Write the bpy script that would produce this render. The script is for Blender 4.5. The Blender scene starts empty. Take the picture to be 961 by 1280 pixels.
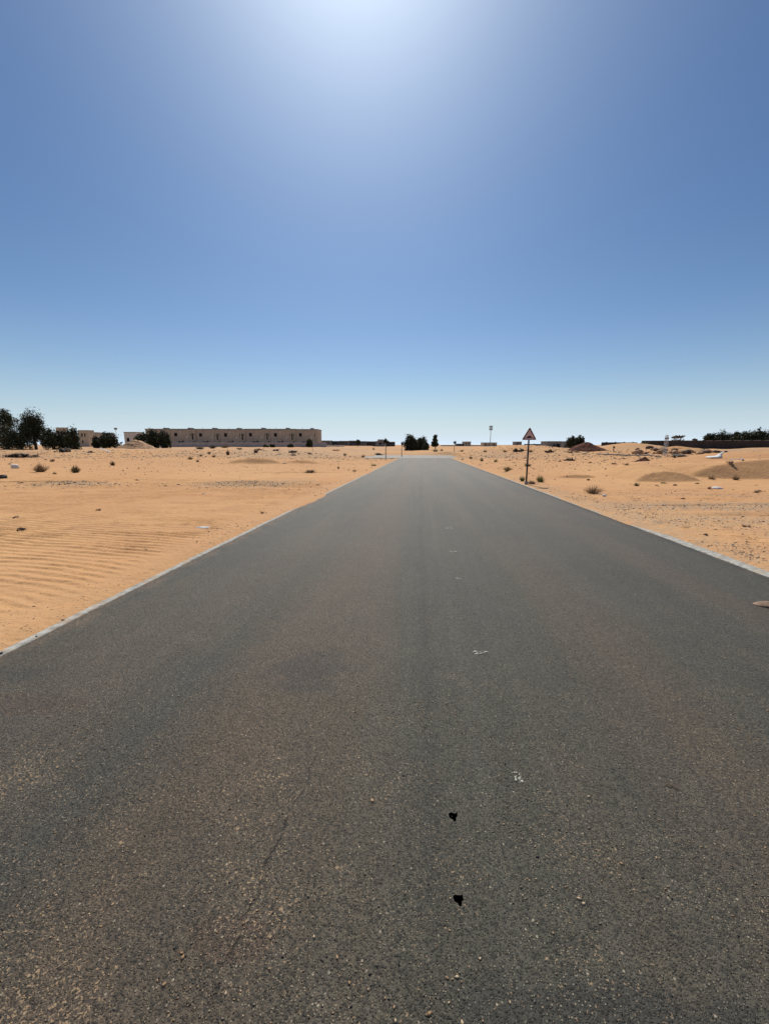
import bpy, math, random
import numpy as np
from mathutils import Vector, Matrix
R = math.radians
random.seed(7)
rng = np.random.default_rng(11)
C = bpy.data.collections.new('scene'); bpy.context.scene.collection.children.link(C)
scn = bpy.context.scene

# ------------------------------------------------------------------ camera, sky, sun, exposure
HC = 1.6; FPX = 500.0; PITCH = R(9.54); YAW = R(5.25)
cam = bpy.data.cameras.new('camera'); camo = bpy.data.objects.new('camera', cam); C.objects.link(camo)
camo.location = (0, 0, HC); camo.rotation_euler = (R(90) - PITCH, 0, YAW)
cam.sensor_fit = 'VERTICAL'; cam.sensor_height = 36.0; cam.lens = FPX / 1280 * 36.0
cam.clip_start = 0.05; cam.clip_end = 9000
scn.camera = camo
SUN_EL = R(52); SUN_ROT = R(-9.0)
w = bpy.data.worlds.new('World'); scn.world = w; w.use_nodes = True
nt = w.node_tree; bg = nt.nodes['Background']
sky = nt.nodes.new('ShaderNodeTexSky'); sky.sky_type = 'NISHITA'; sky.sun_disc = False
sky.sun_elevation = SUN_EL; sky.sun_rotation = SUN_ROT
sky.altitude = 100; sky.air_density = 1.0; sky.dust_density = 1.15; sky.ozone_density = 2.0
# the same sky a little deeper in tone, with pale dust haze thickening evenly toward the horizon all round
gm = nt.nodes.new('ShaderNodeGamma'); gm.inputs[1].default_value = 1.25; nt.links.new(sky.outputs[0], gm.inputs[0])
tn = nt.nodes.new('ShaderNodeMix'); tn.data_type = 'RGBA'; tn.blend_type = 'MULTIPLY'; tn.inputs[0].default_value = 1; tn.clamp_result = False
nt.links.new(gm.outputs[0], tn.inputs[6]); tn.inputs[7].default_value = (0.350, 0.438, 0.500, 1)
tc = nt.nodes.new('ShaderNodeTexCoord'); sx = nt.nodes.new('ShaderNodeSeparateXYZ'); nt.links.new(tc.outputs['Generated'], sx.inputs[0])
def wm(op, a, b):
    o = nt.nodes.new('ShaderNodeMath'); o.operation = op
    for i, q in enumerate((a, b)):
        if isinstance(q, bpy.types.NodeSocket): nt.links.new(q, o.inputs[i])
        else: o.inputs[i].default_value = q
    return o.outputs[0]
hz = wm('POWER', 2.718, wm('DIVIDE', wm('MAXIMUM', sx.outputs[2], 0.0), -0.085))
hm = nt.nodes.new('ShaderNodeMix'); hm.data_type = 'RGBA'; hm.clamp_result = False; nt.links.new(hz, hm.inputs[0]); nt.links.new(tn.outputs[2], hm.inputs[6]); hm.inputs[7].default_value = (7.2, 8.6, 10.0, 1)
nt.links.new(hm.outputs[2], bg.inputs[0]); bg.inputs[1].default_value = 0.1
SD = Vector((math.sin(SUN_ROT) * math.cos(SUN_EL), math.cos(SUN_ROT) * math.cos(SUN_EL), math.sin(SUN_EL)))
sl = bpy.data.lights.new('sun', 'SUN'); sl.energy = 4.85; sl.angle = R(0.5); sl.color = (1.0, 0.925, 0.80)
so = bpy.data.objects.new('sun', sl); C.objects.link(so); so.rotation_euler = SD.to_track_quat('Z', 'Y').to_euler(); so.location = (0, 0, 50)
scn.view_settings.view_transform = 'Standard'; scn.view_settings.look = 'None'
scn.view_settings.exposure = 0.0; scn.view_settings.gamma = 1.0

# ------------------------------------------------------------------ places: lateral c (right) and depth D along the heading
FW = np.array([-math.sin(YAW), math.cos(YAW)]); RT = np.array([math.cos(YAW), math.sin(YAW)])
def ray(u, v):
    x = (u - 480.5) / FPX; y = -(v - 640) / FPX
    fw = math.cos(PITCH) + y * math.sin(PITCH); up = -math.sin(PITCH) + y * math.cos(PITCH)
    return x * RT[0] + fw * FW[0], x * RT[1] + fw * FW[1], up, fw
def bearing(u, v, D):
    rx, ry, ru, fw = ray(u, v); t = D / fw
    return rx * t, ry * t, HC + ru * t

# ------------------------------------------------------------------ noise in numpy
_tab = rng.random((256, 256))
def vnoise(x, y):
    xi = np.floor(x).astype(int); yi = np.floor(y).astype(int)
    fx = x - xi; fy = y - yi; fx = fx * fx * (3 - 2 * fx); fy = fy * fy * (3 - 2 * fy)
    a = _tab[xi & 255, yi & 255]; b = _tab[(xi + 1) & 255, yi & 255]
    c = _tab[xi & 255, (yi + 1) & 255]; d = _tab[(xi + 1) & 255, (yi + 1) & 255]
    return (a * (1 - fx) + b * fx) * (1 - fy) + (c * (1 - fx) + d * fx) * fy
def fbm(x, y, n=4):
    s = 0; a = 0.5; t = 0
    for i in range(n):
        s = s + a * vnoise(x + 17.3 * i, y - 9.1 * i); t += a; x = x * 2.03; y = y * 2.03; a *= 0.5
    return s / t - 0.5
def sm(t):
    t = np.clip(t, 0, 1); return t * t * (3 - 2 * t)

# ------------------------------------------------------------------ the terrain
XL, XR = -3.28, 4.45          # outer edges of the two kerb strips
YE = 60.0                      # where the road meets the cross road
DUNES = [  # c, D, slip height, half width, back length, curvature
    (12.7, 17.6, 0.40, 1.5, 6.0, 0.12), (20.4, 18.6, 0.92, 5.9, 8.0, 0.010),
    (-11.8, 36.0, 0.50, 2.6, 6.0, 0.06), (-7.7, 37.5, 0.27, 1.9, 5.0, 0.06),
    (9.6, 19.6, 0.16, 1.0, 4.0, 0.35), (-14.8, 17.0, 0.06, 3.5, 3.0, 0.04), (-5.0, 24.0, 0.07, 3.0, 4.0, 0.04)]
MOUNDS = [ # c, D, height, sigma c, sigma D
    (13.9, 21.2, 0.60, 2.3, 1.9), (19.5, 27.5, 0.35, 4.0, 2.5), (29.0, 31.0, 1.10, 9.0, 5.0),
    (24.0, 72.0, 1.35, 9.0, 12.0), (51.0, 84.0, 1.5, 7.0, 6.0), (38.0, 66.0, 0.3, 5.0, 5.0), (39.0, 57.0, 0.40, 8.0, 2.6),
    (-12.6, 15.9, 0.15, 1.3, 0.9), (-5.6, 16.6, 0.13, 1.8, 0.8), (-50, 62, 0.30, 24, 7),
    (7.2, 23.5, 0.30, 2.2, 3.0), (60, 64, 0.75, 12, 5)]
def grade(y):
    """the road falls away gently from the camera"""
    y = np.asarray(y, float); q = np.logaddexp(0, (np.minimum(y, 86.0) - 6) / 1.5) * 1.5
    return -0.0065 * q * (1 - 0.9 * sm((y - 88) / 60))
def encroach(y, side):
    e = 0.07 + 0.24 * fbm(y * 0.9 + 31 * side, y * 0 + 5.5 * side, 4)
    if side < 0:
        e = e - 0.27 * np.exp(-((y - 12.0) / 2.4) ** 2) - 0.12 * np.exp(-((y - 26) / 5.0) ** 2) + 0.015
    else:
        e = e - 0.30 * sm((y - 6.6) / 1.8) + 0.06
    return e
def terrain(x, y, ripples=True):
    x = np.asarray(x, float); y = np.asarray(y, float)
    s = np.maximum(XL - x, x - XR); side = np.where(x < 0.5, -1.0, 1.0)
    c = x * RT[0] + y * RT[1]; D = x * FW[0] + y * FW[1]
    far = sm((D - 25) / 35)
    z = 0.035 + 0.10 * sm((s - 0.5) / 5) * (fbm(x * 0.22, y * 0.22, 4) + 0.12) + 0.40 * far * (fbm(x * 0.07 + 3, y * 0.07, 4)) + 0.26 * far * fbm(x * 0.4, y * 0.4, 4)
    z = z + 0.03 * sm((s - 0.3) / 2) * fbm(x * 1.3 + 9, y * 1.3, 3) + 0.10 * sm((D - 14) / 14) * sm((s - 1) / 3) * fbm(x * 1.7 + 9, y * 1.1, 4)
    z = z + 0.50 * sm((D - 44) / 22) * sm((-c - 6) / 8)                      # rise on the left
    z = z + 0.35 * sm((D - 34) / 30) * sm((c - 6) / 8)                       # rise on the right
    z = z + 0.15 * sm((D - 62) / 30)
    for (c0, D0, h, wd, L, k) in DUNES:
        env = np.clip(1 - ((c - c0) / wd) ** 2, 0, 1) ** 0.8
        hh = h * env + 1e-6
        t = D - (D0 + k * (c - c0) ** 2 * 1.0) + 0.10 * fbm(c * 0.8, D * 0 + c0, 2)
        slip = hh / 0.62
        up = np.clip(t / slip, 0, 1); up = up + 0.0
        back = 0.5 * (1 + np.cos(np.pi * np.clip((t - slip) / L, 0, 1)))
        z = z + hh * np.where(t < slip, up, back)
    for (c0, D0, h, sc, sd) in MOUNDS:
        z = z + h * np.exp(-((c - c0) / sc) ** 2 - ((D - D0) / sd) ** 2)
    z = z + 0.06 * sm((s - 2) / 3) * sm((x - 4) / 2) * sm((30 - D) / 6) * np.abs(fbm(x * 0.9, y * 2.2, 3))
    if ripples:
        m = sm((s - 0.12) / 0.5) * sm((42 - D) / 22) * np.where(x < 0, 1.0, 0.22)
        m = m * (0.75 + 0.8 * np.clip(0.35 + 1.4 * fbm(x * 0.35 + 40, y * 0.35, 3), 0, 1))
        warp = 0.55 * fbm(x * 0.45, y * 0.55, 3) + 0.16 * fbm(x * 1.3, y * 1.9, 2)
        ph = (y + 0.16 * x) / 0.155 + warp * 3.2 + 0.45 * fbm(x * 3.1 + 3, y * 3.4, 2)
        fr = ph - np.floor(ph)
        prof = np.where(fr < 0.22, fr / 0.22, (1 - fr) / 0.78); prof = 0.45 * prof + 0.55 * prof * prof * (3 - 2 * prof)
        br = np.clip(0.62 + 1.6 * fbm(x * 1.1 + 7, y * 3.2, 2), 0.22, 1)
        z = z + m * 0.033 * br * (prof - 0.4)
        p2 = (y - 0.10 * x) / 0.085 + 2.2 * warp; f2 = p2 - np.floor(p2); f2 = np.where(f2 < 0.25, f2 / 0.25, (1 - f2) / 0.75)
        z = z + m * 0.009 * np.clip(0.2 + 2.2 * fbm(x * 0.8 + 77, y * 1.2, 2), 0, 1) * f2
        z = z + 0.006 * sm(s / 0.4) * sm((20 - D) / 8) * fbm(x * 7, y * 7, 2)
    zr = grade(y)
    # near the road the sand thins out over the kerb, and under the road it lies deeper
    e = np.where(side < 0, encroach(y, -1), encroach(y, 1))
    onroad = sm((YE + 1.0 - y) / 1.0)
    d = s - e
    thin = np.where(d < 0, np.clip(d * 0.35, -0.16, 0) + 0.003, 0.003 + (z - 0.003) * sm(d / 0.9) + 0.022 * sm(d / 0.10) * (1 - sm(d / 0.9)))
    z = z * (1 - onroad) + thin * onroad + zr * (1 - sm((s - 3) / 26))
    # cross road
    xr = np.minimum(np.minimum((x + 9.2 + 1.2 * fbm(y * .5, y * 0 + 2, 3)), (6.0 - x)), np.minimum(y - (YE - 1.0), 83.5 + 2.4 * fbm(x * 0.35, x * 0 + 8, 3) - y))
    inx = sm((xr + 0.4) / 0.8)
    z = z * (1 - inx * (y > YE - 2)) + (zr - 0.12) * inx * (y > YE - 2)
    return z
def T(x, y): return float(terrain(np.array([x]), np.array([y]), False)[0])
def hit(u, v):
    rx, ry, ru, fw = ray(u, v)
    Ds = np.geomspace(1.5, 320, 1500); t = Ds / fw
    X = rx * t; Y = ry * t; Z = HC + ru * t
    g = np.maximum(terrain(X, Y, False), np.where((X > XL) & (X < XR) & (Y < YE + 10), grade(Y), -9))
    k = np.nonzero(Z <= g)[0]
    i = k[0] if len(k) else len(Ds) - 1
    return X[i], Y[i], float(g[i]), Ds[i]

# ------------------------------------------------------------------ materials
class NB:
    def __init__(s, name):
        s.m = bpy.data.materials.new(name); s.m.use_nodes = True; s.t = s.m.node_tree
        s.b = s.t.nodes['Principled BSDF']; s.co = s.n('ShaderNodeTexCoord').outputs['Object']
    def n(s, k, **kw):
        o = s.t.nodes.new(k)
        for a, b in kw.items(): setattr(o, a, b)
        return o
    def put(s, sock, v):
        if isinstance(v, bpy.types.NodeSocket): s.t.links.new(v, sock)
        elif v is not None: sock.default_value = v
    def math(s, op, a, b=None, c=None, clamp=False):
        o = s.n('ShaderNodeMath', operation=op); o.use_clamp = clamp
        for i, q in enumerate((a, b, c)): s.put(o.inputs[i], q)
        return o.outputs[0]
    def noise(s, scale, detail=3, rough=0.55, co=None, dist=0.0, color=False):
        o = s.n('ShaderNodeTexNoise'); s.put(o.inputs['Vector'], co or s.co); s.put(o.inputs['Scale'], scale)
        o.inputs['Detail'].default_value = detail; o.inputs['Roughness'].default_value = rough; o.inputs['Distortion'].default_value = dist
        return o.outputs[1 if color else 0]
    def voro(s, scale, co=None, feat='F1', out='Color'):
        o = s.n('ShaderNodeTexVoronoi', feature=feat); s.put(o.inputs['Vector'], co or s.co); s.put(o.inputs['Scale'], scale)
        return o.outputs[out]
    def mapr(s, v, a, b, c=0.0, d=1.0, smooth=True):
        o = s.n('ShaderNodeMapRange', interpolation_type='SMOOTHSTEP' if smooth else 'LINEAR'); s.put(o.inputs[0], v)
        for i, q in enumerate((a, b, c, d)): s.put(o.inputs[i + 1], q)
        return o.outputs[0]
    def mix(s, f, a, b, mode='MIX'):
        o = s.n('ShaderNodeMix', data_type='RGBA', blend_type=mode); s.put(o.inputs[0], f)
        s.put(o.inputs[6], a if isinstance(a, bpy.types.NodeSocket) else (*a, 1)); s.put(o.inputs[7], b if isinstance(b, bpy.types.NodeSocket) else (*b, 1))
        return o.outputs[2]
    def scaleco(s, sx, sy, sz):
        o = s.n('ShaderNodeMapping'); s.put(o.inputs[0], s.co); o.inputs['Scale'].default_value = (sx, sy, sz); return o.outputs[0]
    def sep(s, v):
        o = s.n('ShaderNodeSeparateXYZ'); s.put(o.inputs[0], v); return o.outputs
    def sepc(s, v):
        o = s.n('ShaderNodeSeparateColor'); s.put(o.inputs[0], v); return o.outputs
    def bump(s, h, dist, strength=1.0, normal=None):
        o = s.n('ShaderNodeBump'); s.put(o.inputs['Height'], h); o.inputs['Distance'].default_value = dist; o.inputs['Strength'].default_value = strength
        if normal is not None: s.put(o.inputs['Normal'], normal)
        return o.outputs[0]
    def done(s, col=None, rough=None, normal=None, spec=None, metal=None):
        if col is not None: s.put(s.b.inputs['Base Color'], col if isinstance(col, bpy.types.NodeSocket) else (*col, 1))
        if rough is not None: s.put(s.b.inputs['Roughness'], rough)
        if normal is not None: s.put(s.b.inputs['Normal'], normal)
        if spec is not None: s.put(s.b.inputs['Specular IOR Level'], spec)
        if metal is not None: s.put(s.b.inputs['Metallic'], metal)
        return s.m
def simple(name, col, rough=0.8, var=0.25, scale=3.0, bump=0.0, spec=0.3, metal=0.0, dirt=None):
    q = NB(name); n = q.noise(scale, 5)
    lo = tuple(c * (1 - var) for c in col); hi = tuple(min(1, c * (1 + var)) for c in col)
    c = q.mix(q.mapr(n, 0.3, 0.7), lo, hi)
    if dirt: c = q.mix(q.mapr(q.noise(scale * 0.37, 4), 0.5, 0.72, 0, 0.6), c, dirt)
    nm = q.bump(q.noise(scale * 6, 4), bump) if bump else None
    return q.done(c, rough, nm, spec, metal)

def sand_material():
    q = NB('desert_sand')
    big = q.noise(0.12, 4); mid = q.noise(0.9, 4); fine = q.noise(180, 3); grain = q.noise(35, 4, 0.7)
    c = q.mix(q.mapr(big, 0.35, 0.65), (0.490, 0.262, 0.120), (0.540, 0.312, 0.145))
    c = q.mix(q.mapr(mid, 0.4, 0.75, 0, 0.45), c, (0.43, 0.235, 0.125))
    c = q.mix(q.mapr(grain, 0.35, 0.7, 0, 0.30), c, (0.57, 0.36, 0.20))
    c = q.mix(q.mapr(fine, 0.35, 0.75, 0, 0.25), c, (0.34, 0.19, 0.10))
    at = q.n('ShaderNodeAttribute', attribute_name='gravel').outputs['Fac']
    gm = q.math('MULTIPLY', at, q.mapr(q.noise(5, 5, 0.7), 0.36, 0.60))
    gcol = q.mix(q.mapr(q.noise(22, 4), 0.35, 0.65), (0.20, 0.165, 0.125), (0.44, 0.34, 0.235))
    c = q.mix(q.math('MULTIPLY', gm, 0.8), c, gcol)
    # small dark pebbles pressed into the sand
    vo = q.n('ShaderNodeTexVoronoi', feature='F1'); q.put(vo.inputs['Vector'], q.co); vo.inputs['Scale'].default_value = 34
    rnd = q.sepc(vo.outputs['Color'])[0]
    dens = q.math('ADD', q.mapr(q.noise(0.55, 4), 0.45, 0.75, 0.0, 0.10), q.math('MULTIPLY', at, 0.30))
    peb = q.math('MULTIPLY', q.math('LESS_THAN', rnd, dens), q.mapr(vo.outputs['Distance'], 0.20, 0.32, 1, 0))
    c = q.mix(q.math('MULTIPLY', peb, 0.85), c, (0.10, 0.08, 0.065))
    # ripples past the modelled ones, and small unevenness
    wv = q.n('ShaderNodeTexWave', wave_type='BANDS', bands_direction='Y', wave_profile='SAW')
    q.put(wv.inputs['Vector'], q.scaleco(0.22, 1, 1)); wv.inputs['Scale'].default_value = 0.9; wv.inputs['Distortion'].default_value = 7.0
    wv.inputs['Detail'].default_value = 3; wv.inputs['Detail Scale'].default_value = 0.7
    yy = q.sep(q.co)[1]
    farm = q.math('MULTIPLY', q.mapr(yy, 22, 34), q.mapr(yy, 75, 50))
    h = q.math('ADD', q.math('MULTIPLY', q.math('MULTIPLY', wv.outputs['Fac'], farm), 0.4), q.math('MULTIPLY', q.noise(9, 5, 0.65), 0.55))
    h = q.math('ADD', h, q.math('MULTIPLY', q.noise(1.6, 4), 0.9))
    nm = q.bump(h, 0.045, 1.0)
    nm = q.bump(fine, 0.0015, 1.0, nm)
    return q.done(c, 0.92, nm, 0.15)

def asphalt_material(dusty=0.0):
    q = NB('asphalt' if not dusty else 'dusty_asphalt')
    x, y, z = q.sep(q.co)
    # lengthwise lanes of colour, streaks and mottling
    lane = q.noise(1.0, 4, 0.5, q.scaleco(1.1, 0.07, 1)); streak = q.noise(1.0, 4, 0.6, q.scaleco(9, 0.16, 1)); blot = q.noise(1.0, 5, 0.6, q.scaleco(0.9, 0.3, 1))
    c = q.mix(q.mapr(lane, 0.38, 0.62), (0.075, 0.071, 0.052), (0.104, 0.083, 0.058))
    c = q.mix(q.mapr(blot, 0.42, 0.68, 0, 0.4), c, (0.050, 0.050, 0.044))
    c = q.mix(q.mapr(streak, 0.5, 0.75, 0, 0.35), c, (0.13, 0.120, 0.10))
    for (x0, wd, amt) in ((-0.85, 0.75, 0.70), (1.7, 0.6, 0.25), (3.1, 0.5, 0.20)):      # brownish dusty wheel bands
        wv_ = q.math('MULTIPLY', q.math('SUBTRACT', q.noise(1.0, 3, 0.5, q.scaleco(0.8, 0.22, 1)), 0.5), 0.9)
        dd = q.math('ABSOLUTE', q.math('SUBTRACT', q.math('ADD', x, wv_), x0)); c = q.mix(q.math('MULTIPLY', q.mapr(dd, 0, wd, amt, 0), q.mapr(q.noise(1.3, 4), 0.3, 0.7, 0.45, 1)), c, (0.125, 0.084, 0.053))
    # the seam along the middle and a couple of tyre lines beside it
    wob = q.math('MULTIPLY', q.math('SUBTRACT', q.noise(1.0, 2, 0.5, q.scaleco(0.3, 0.12, 1)), 0.5), 0.5)
    xs = q.math('ADD', x, wob)
    for (x0, wd, amt, col) in ((0.02, 0.09, 0.55, (0.036, 0.035, 0.030)), (0.28, 0.07, 0.22, (0.15, 0.14, 0.12)), (0.62, 0.06, 0.15, (0.15, 0.14, 0.12)), (-1.5, 0.35, 0.3, (0.04, 0.04, 0.04)), (1.9, 0.3, 0.18, (0.13, 0.12, 0.10)), (-2.3, 0.25, 0.18, (0.12, 0.11, 0.10))):
        dd = q.math('ABSOLUTE', q.math('SUBTRACT', xs, x0))
        mk = q.math('MULTIPLY', q.mapr(dd, 0, wd, 1, 0), q.mapr(q.noise(0.5, 4, 0.6), 0.35, 0.6, 0.2 * amt, amt))
        c = q.mix(mk, c, col)
    # dark worn patches of binder
    for (px, py, rx, ry, a) in ((-0.78, 2.62, 0.34, 0.32, 0.50), (0.62, 0.93, 0.55, 0.11, 0.55), (-2.9, 2.35, 0.4, 0.12, 0.35)):
        dx = q.math('DIVIDE', q.math('SUBTRACT', x, px), rx); dy = q.math('DIVIDE', q.math('SUBTRACT', y, py), ry)
        dd = q.math('ADD', q.math('SQRT', q.math('ADD', q.math('MULTIPLY', dx, dx), q.math('MULTIPLY', dy, dy))), q.math('MULTIPLY', q.math('SUBTRACT', q.noise(7, 4), 0.5), 1.6))
        c = q.mix(q.mapr(dd, 0.5, 1.1, a, 0), c, (0.030, 0.031, 0.030))
    for (px, py, rx, ry, a) in ((-2.45, 2.06, 0.42, 0.11, 0.7), (-0.60, 1.02, 0.16, 0.07, 0.6)):
        dx = q.math('DIVIDE', q.math('SUBTRACT', x, px), rx); dy = q.math('DIVIDE', q.math('SUBTRACT', y, py), ry)
        dd = q.math('ADD', q.math('SQRT', q.math('ADD', q.math('MULTIPLY', dx, dx), q.math('MULTIPLY', dy, dy))), q.math('MULTIPLY', q.math('SUBTRACT', q.noise(6, 4), 0.5), 1.0))
        c = q.mix(q.mapr(dd, 0.85, 1.0, a, 0), c, (0.095, 0.062, 0.042))
    # aggregate, two sizes of stone
    v1 = q.n('ShaderNodeTexVoronoi', feature='F1'); q.put(v1.inputs['Vector'], q.co); v1.inputs['Scale'].default_value = 135
    r1, r2, r3 = q.sepc(v1.outputs['Color'])[:3]
    c = q.mix(q.mapr(r1, 0.0, 1.0, 0.0, 0.95), c, q.mix(0.8, c, (0.012, 0.012, 0.010)))
    face = q.mapr(v1.outputs['Distance'], 0.25, 0.48, 1, 0)
    wear = q.mapr(q.noise(3.2, 5, 0.65), 0.36, 0.64, 0.25, 1.0)
    litm = q.math('MULTIPLY', q.math('MULTIPLY', q.math('GREATER_THAN', r2, 0.74), face), wear)
    c = q.mix(q.math('MULTIPLY', litm, 0.75), c, q.mix(r3, (0.15, 0.13, 0.095), (0.36, 0.31, 0.225)))
    v2 = q.n('ShaderNodeTexVoronoi', feature='F1'); q.put(v2.inputs['Vector'], q.co); v2.inputs['Scale'].default_value = 62
    s1, s2, s3 = q.sepc(v2.outputs['Color'])[:3]
    litb = q.math('MULTIPLY', q.math('GREATER_THAN', s1, 0.91), q.mapr(v2.outputs['Distance'], 0.14, 0.30, 1, 0))
    c = q.mix(q.math('MULTIPLY', litb, 0.8), c, q.mix(s2, (0.20, 0.17, 0.13), (0.42, 0.36, 0.27)))
    # sand caught in the pores, in clusters
    clus = q.noise(2.2, 5, 0.65); fl = q.noise(95, 3, 0.6, dist=0.6); fl2 = q.noise(38, 4, 0.7, dist=0.4)
    left = q.math('MULTIPLY', q.mapr(x, -1.2, 1.0, 0.050, 0.006), q.mapr(y, 1.1, 2.6, 1.0, 0.3))
    thr = q.math('SUBTRACT', q.mapr(clus, 0.36, 0.70, 0.712, 0.592), left)
    sd = q.mapr(q.math('SUBTRACT', fl, thr), 0.0, 0.05)
    sd2 = q.mapr(q.math('SUBTRACT', fl2, q.math('ADD', thr, 0.045)), 0.0, 0.04)
    sd = q.math('MAXIMUM', sd, sd2)
    c = q.mix(q.math('MULTIPLY', sd, q.mapr(y, 1.6, 4.5, 0.80, 0.22)), c, q.mix(q.noise(12, 2), (0.27, 0.18, 0.105), (0.42, 0.30, 0.18)))
    # a hairline crack on the left
    wx = q.math('SUBTRACT', q.math('SUBTRACT', x, -0.545), q.math('MULTIPLY', q.math('SUBTRACT', y, 1.5), 0.08))
    wx = q.math('ADD', wx, q.math('MULTIPLY', q.math('SUBTRACT', q.noise(5, 5, 0.65), 0.5), 0.13))
    cr = q.math('MULTIPLY', q.mapr(q.math('ABSOLUTE', wx), 0.0015, 0.0065, 1, 0), q.math('MULTIPLY', q.mapr(y, 0.8, 0.9), q.mapr(y, 2.2, 1.4)))
    cr = q.math('MULTIPLY', cr, q.mapr(q.noise(11, 3), 0.38, 0.58))
    c = q.mix(q.math('MULTIPLY', cr, 0.75), c, (0.014, 0.013, 0.011))
    c = q.mix(q.mapr(y, 1, 30, 0.0, 0.17), c, (0.20, 0.175, 0.135)) if not dusty else q.mix(q.mapr(q.noise(0.6, 4), 0.2, 0.8, 0.3, 0.8), c, (0.30, 0.27, 0.235))  # main road painted lighter with distance for grazing sheen; cross road gets dust
    # sand dust along both edges
    ed = q.math('ADD', q.math('MINIMUM', q.math('SUBTRACT', x, XL), q.math('SUBTRACT', XR, x)), q.math('MULTIPLY', q.math('SUBTRACT', q.noise(3, 4), 0.5), 0.5))
    if not dusty: c = q.mix(q.math('MULTIPLY', q.mapr(ed, 0.05, 0.32, 0.5, 0), q.mapr(q.noise(40, 4, 0.7), 0.35, 0.65)), c, (0.40, 0.26, 0.155))
    h = q.math('ADD', q.math('MULTIPLY', face, 0.5), q.math('MULTIPLY', q.noise(210, 3, 0.6), 0.7))
    h = q.math('ADD', h, q.math('MULTIPLY', q.noise(55, 3), 0.5)); h = q.math('SUBTRACT', h, cr)
    nm = q.bump(h, 0.0055, 1.0)
    return q.done(c, 0.62, nm, 0.28)

M_SAND = sand_material(); M_ROAD = asphalt_material(); M_ROAD2 = asphalt_material(1.0)
M_KERB = simple('kerb_concrete', (0.33, 0.325, 0.30), 0.85, 0.32, 14, 0.006, dirt=(0.42, 0.27, 0.15))
M_BARK = simple('bark', (0.10, 0.08, 0.06), 0.9, 0.3, 6, 0.02)
def leafmat(name, a, b):
    q = NB(name); g = q.n('ShaderNodeNewGeometry').outputs['Random Per Island']
    return q.done(q.mix(g, a, b), 0.65, None, 0.25)
M_LEAF = leafmat('dark_leaves', (0.020, 0.026, 0.012), (0.075, 0.085, 0.042))
M_LEAFG = leafmat('green_leaves', (0.05, 0.07, 0.02), (0.15, 0.18, 0.065))
M_LEAFO = leafmat('olive_leaves', (0.15, 0.17, 0.045), (0.40, 0.37, 0.14))
M_DRY = leafmat('dry_twigs', (0.17, 0.10, 0.05), (0.42, 0.29, 0.16))
M_DARKTW = leafmat('dark_twigs', (0.06, 0.04, 0.025), (0.24, 0.155, 0.09))
M_WALL = simple('beige_render', (0.46, 0.385, 0.30), 0.9, 0.10, 0.5, 0.01, dirt=(0.34, 0.28, 0.22))
M_WALL2 = simple('pale_render', (0.52, 0.45, 0.34), 0.9, 0.08, 0.8, 0.01)
M_WHITE = simple('white_render', (0.66, 0.63, 0.58), 0.85, 0.10, 0.7, 0.01)
M_GREYR = simple('grey_parapet', (0.27, 0.265, 0.235), 0.85, 0.15, 1.5)
M_CWALL = simple('grey_compound_wall', (0.42, 0.39, 0.38), 0.9, 0.12, 0.9, 0.01)
M_GLASS = simple('dark_window_glass', (0.010, 0.010, 0.012), 0.3, 0.2, 2, spec=0.12)
M_FRAME = simple('window_frame', (0.06, 0.05, 0.045), 0.6, 0.1, 3)
M_DGREY = simple('dark_grey_block', (0.085, 0.085, 0.092), 0.8, 0.25, 0.5)
M_MGREY = simple('grey_block', (0.22, 0.22, 0.22), 0.8, 0.2, 0.5)
M_DWALL = simple('dark_boundary_wall', (0.060, 0.052, 0.050), 0.85, 0.25, 0.3)
M_STEEL = simple('dark_painted_steel', (0.030, 0.022, 0.024), 0.5, 0.3, 8, spec=0.4, dirt=(0.10, 0.075, 0.055))
M_GALV = simple('galvanised_steel', (0.34, 0.34, 0.35), 0.5, 0.15, 4, metal=0.3)
M_RED = simple('sign_red', (0.16, 0.010, 0.014), 0.5, 0.15, 12, spec=0.4)
M_SIGNW = simple('sign_face', (0.74, 0.52, 0.48), 0.5, 0.10, 9, spec=0.3)
M_BLACK = simple('black_print', (0.015, 0.013, 0.013), 0.6, 0.2, 9)
M_SOILB = simple('dark_brown_soil', (0.085, 0.024, 0.012), 0.95, 0.45, 1.3, 0.15)
M_RUB = simple('rubble_stone', (0.40, 0.25, 0.145), 0.9, 0.4, 3, 0.02)
M_RUBD = simple('dark_clod', (0.085, 0.062, 0.048), 0.9, 0.4, 3, 0.02)
M_WSTONE = simple('white_stone', (0.74, 0.72, 0.68), 0.8, 0.12, 9, 0.01)
M_SHEET = simple('white_sheeting', (0.52, 0.53, 0.54), 0.6, 0.08, 5)
M_HOLE = simple('hole_black', (0.008, 0.008, 0.008), 0.45, 0.3, 60, 0.002, spec=0.25)  # shade inside the road holes, put into a near-black colour
M_RUBBER = simple('black_rubber', (0.018, 0.018, 0.018), 0.7, 0.2, 9)
M_PAINT = simple('white_paint_scuff', (0.32, 0.31, 0.27), 0.8, 0.3, 60, 0.002)
M_CARD = simple('brown_crushed_card', (0.27, 0.18, 0.13), 0.8, 0.25, 20, 0.004, dirt=(0.14, 0.07, 0.04))
M_WOOD = simple('weathered_wood', (0.20, 0.13, 0.085), 0.85, 0.3, 5)
def pebmat(name, cols):
    q = NB(name); g = q.n('ShaderNodeNewGeometry').outputs['Random Per Island']
    r = q.n('ShaderNodeValToRGB'); q.put(r.inputs[0], g); cr = r.color_ramp; cr.interpolation = 'CONSTANT'
    cr.elements[0].color = (*cols[0], 1); cr.elements[1].position = 1 / len(cols); cr.elements[1].color = (*cols[1], 1)
    for i in range(2, len(cols)): e = cr.elements.new(i / len(cols)); e.color = (*cols[i], 1)
    return q.done(r.outputs[0], 0.8, None, 0.3)
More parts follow.
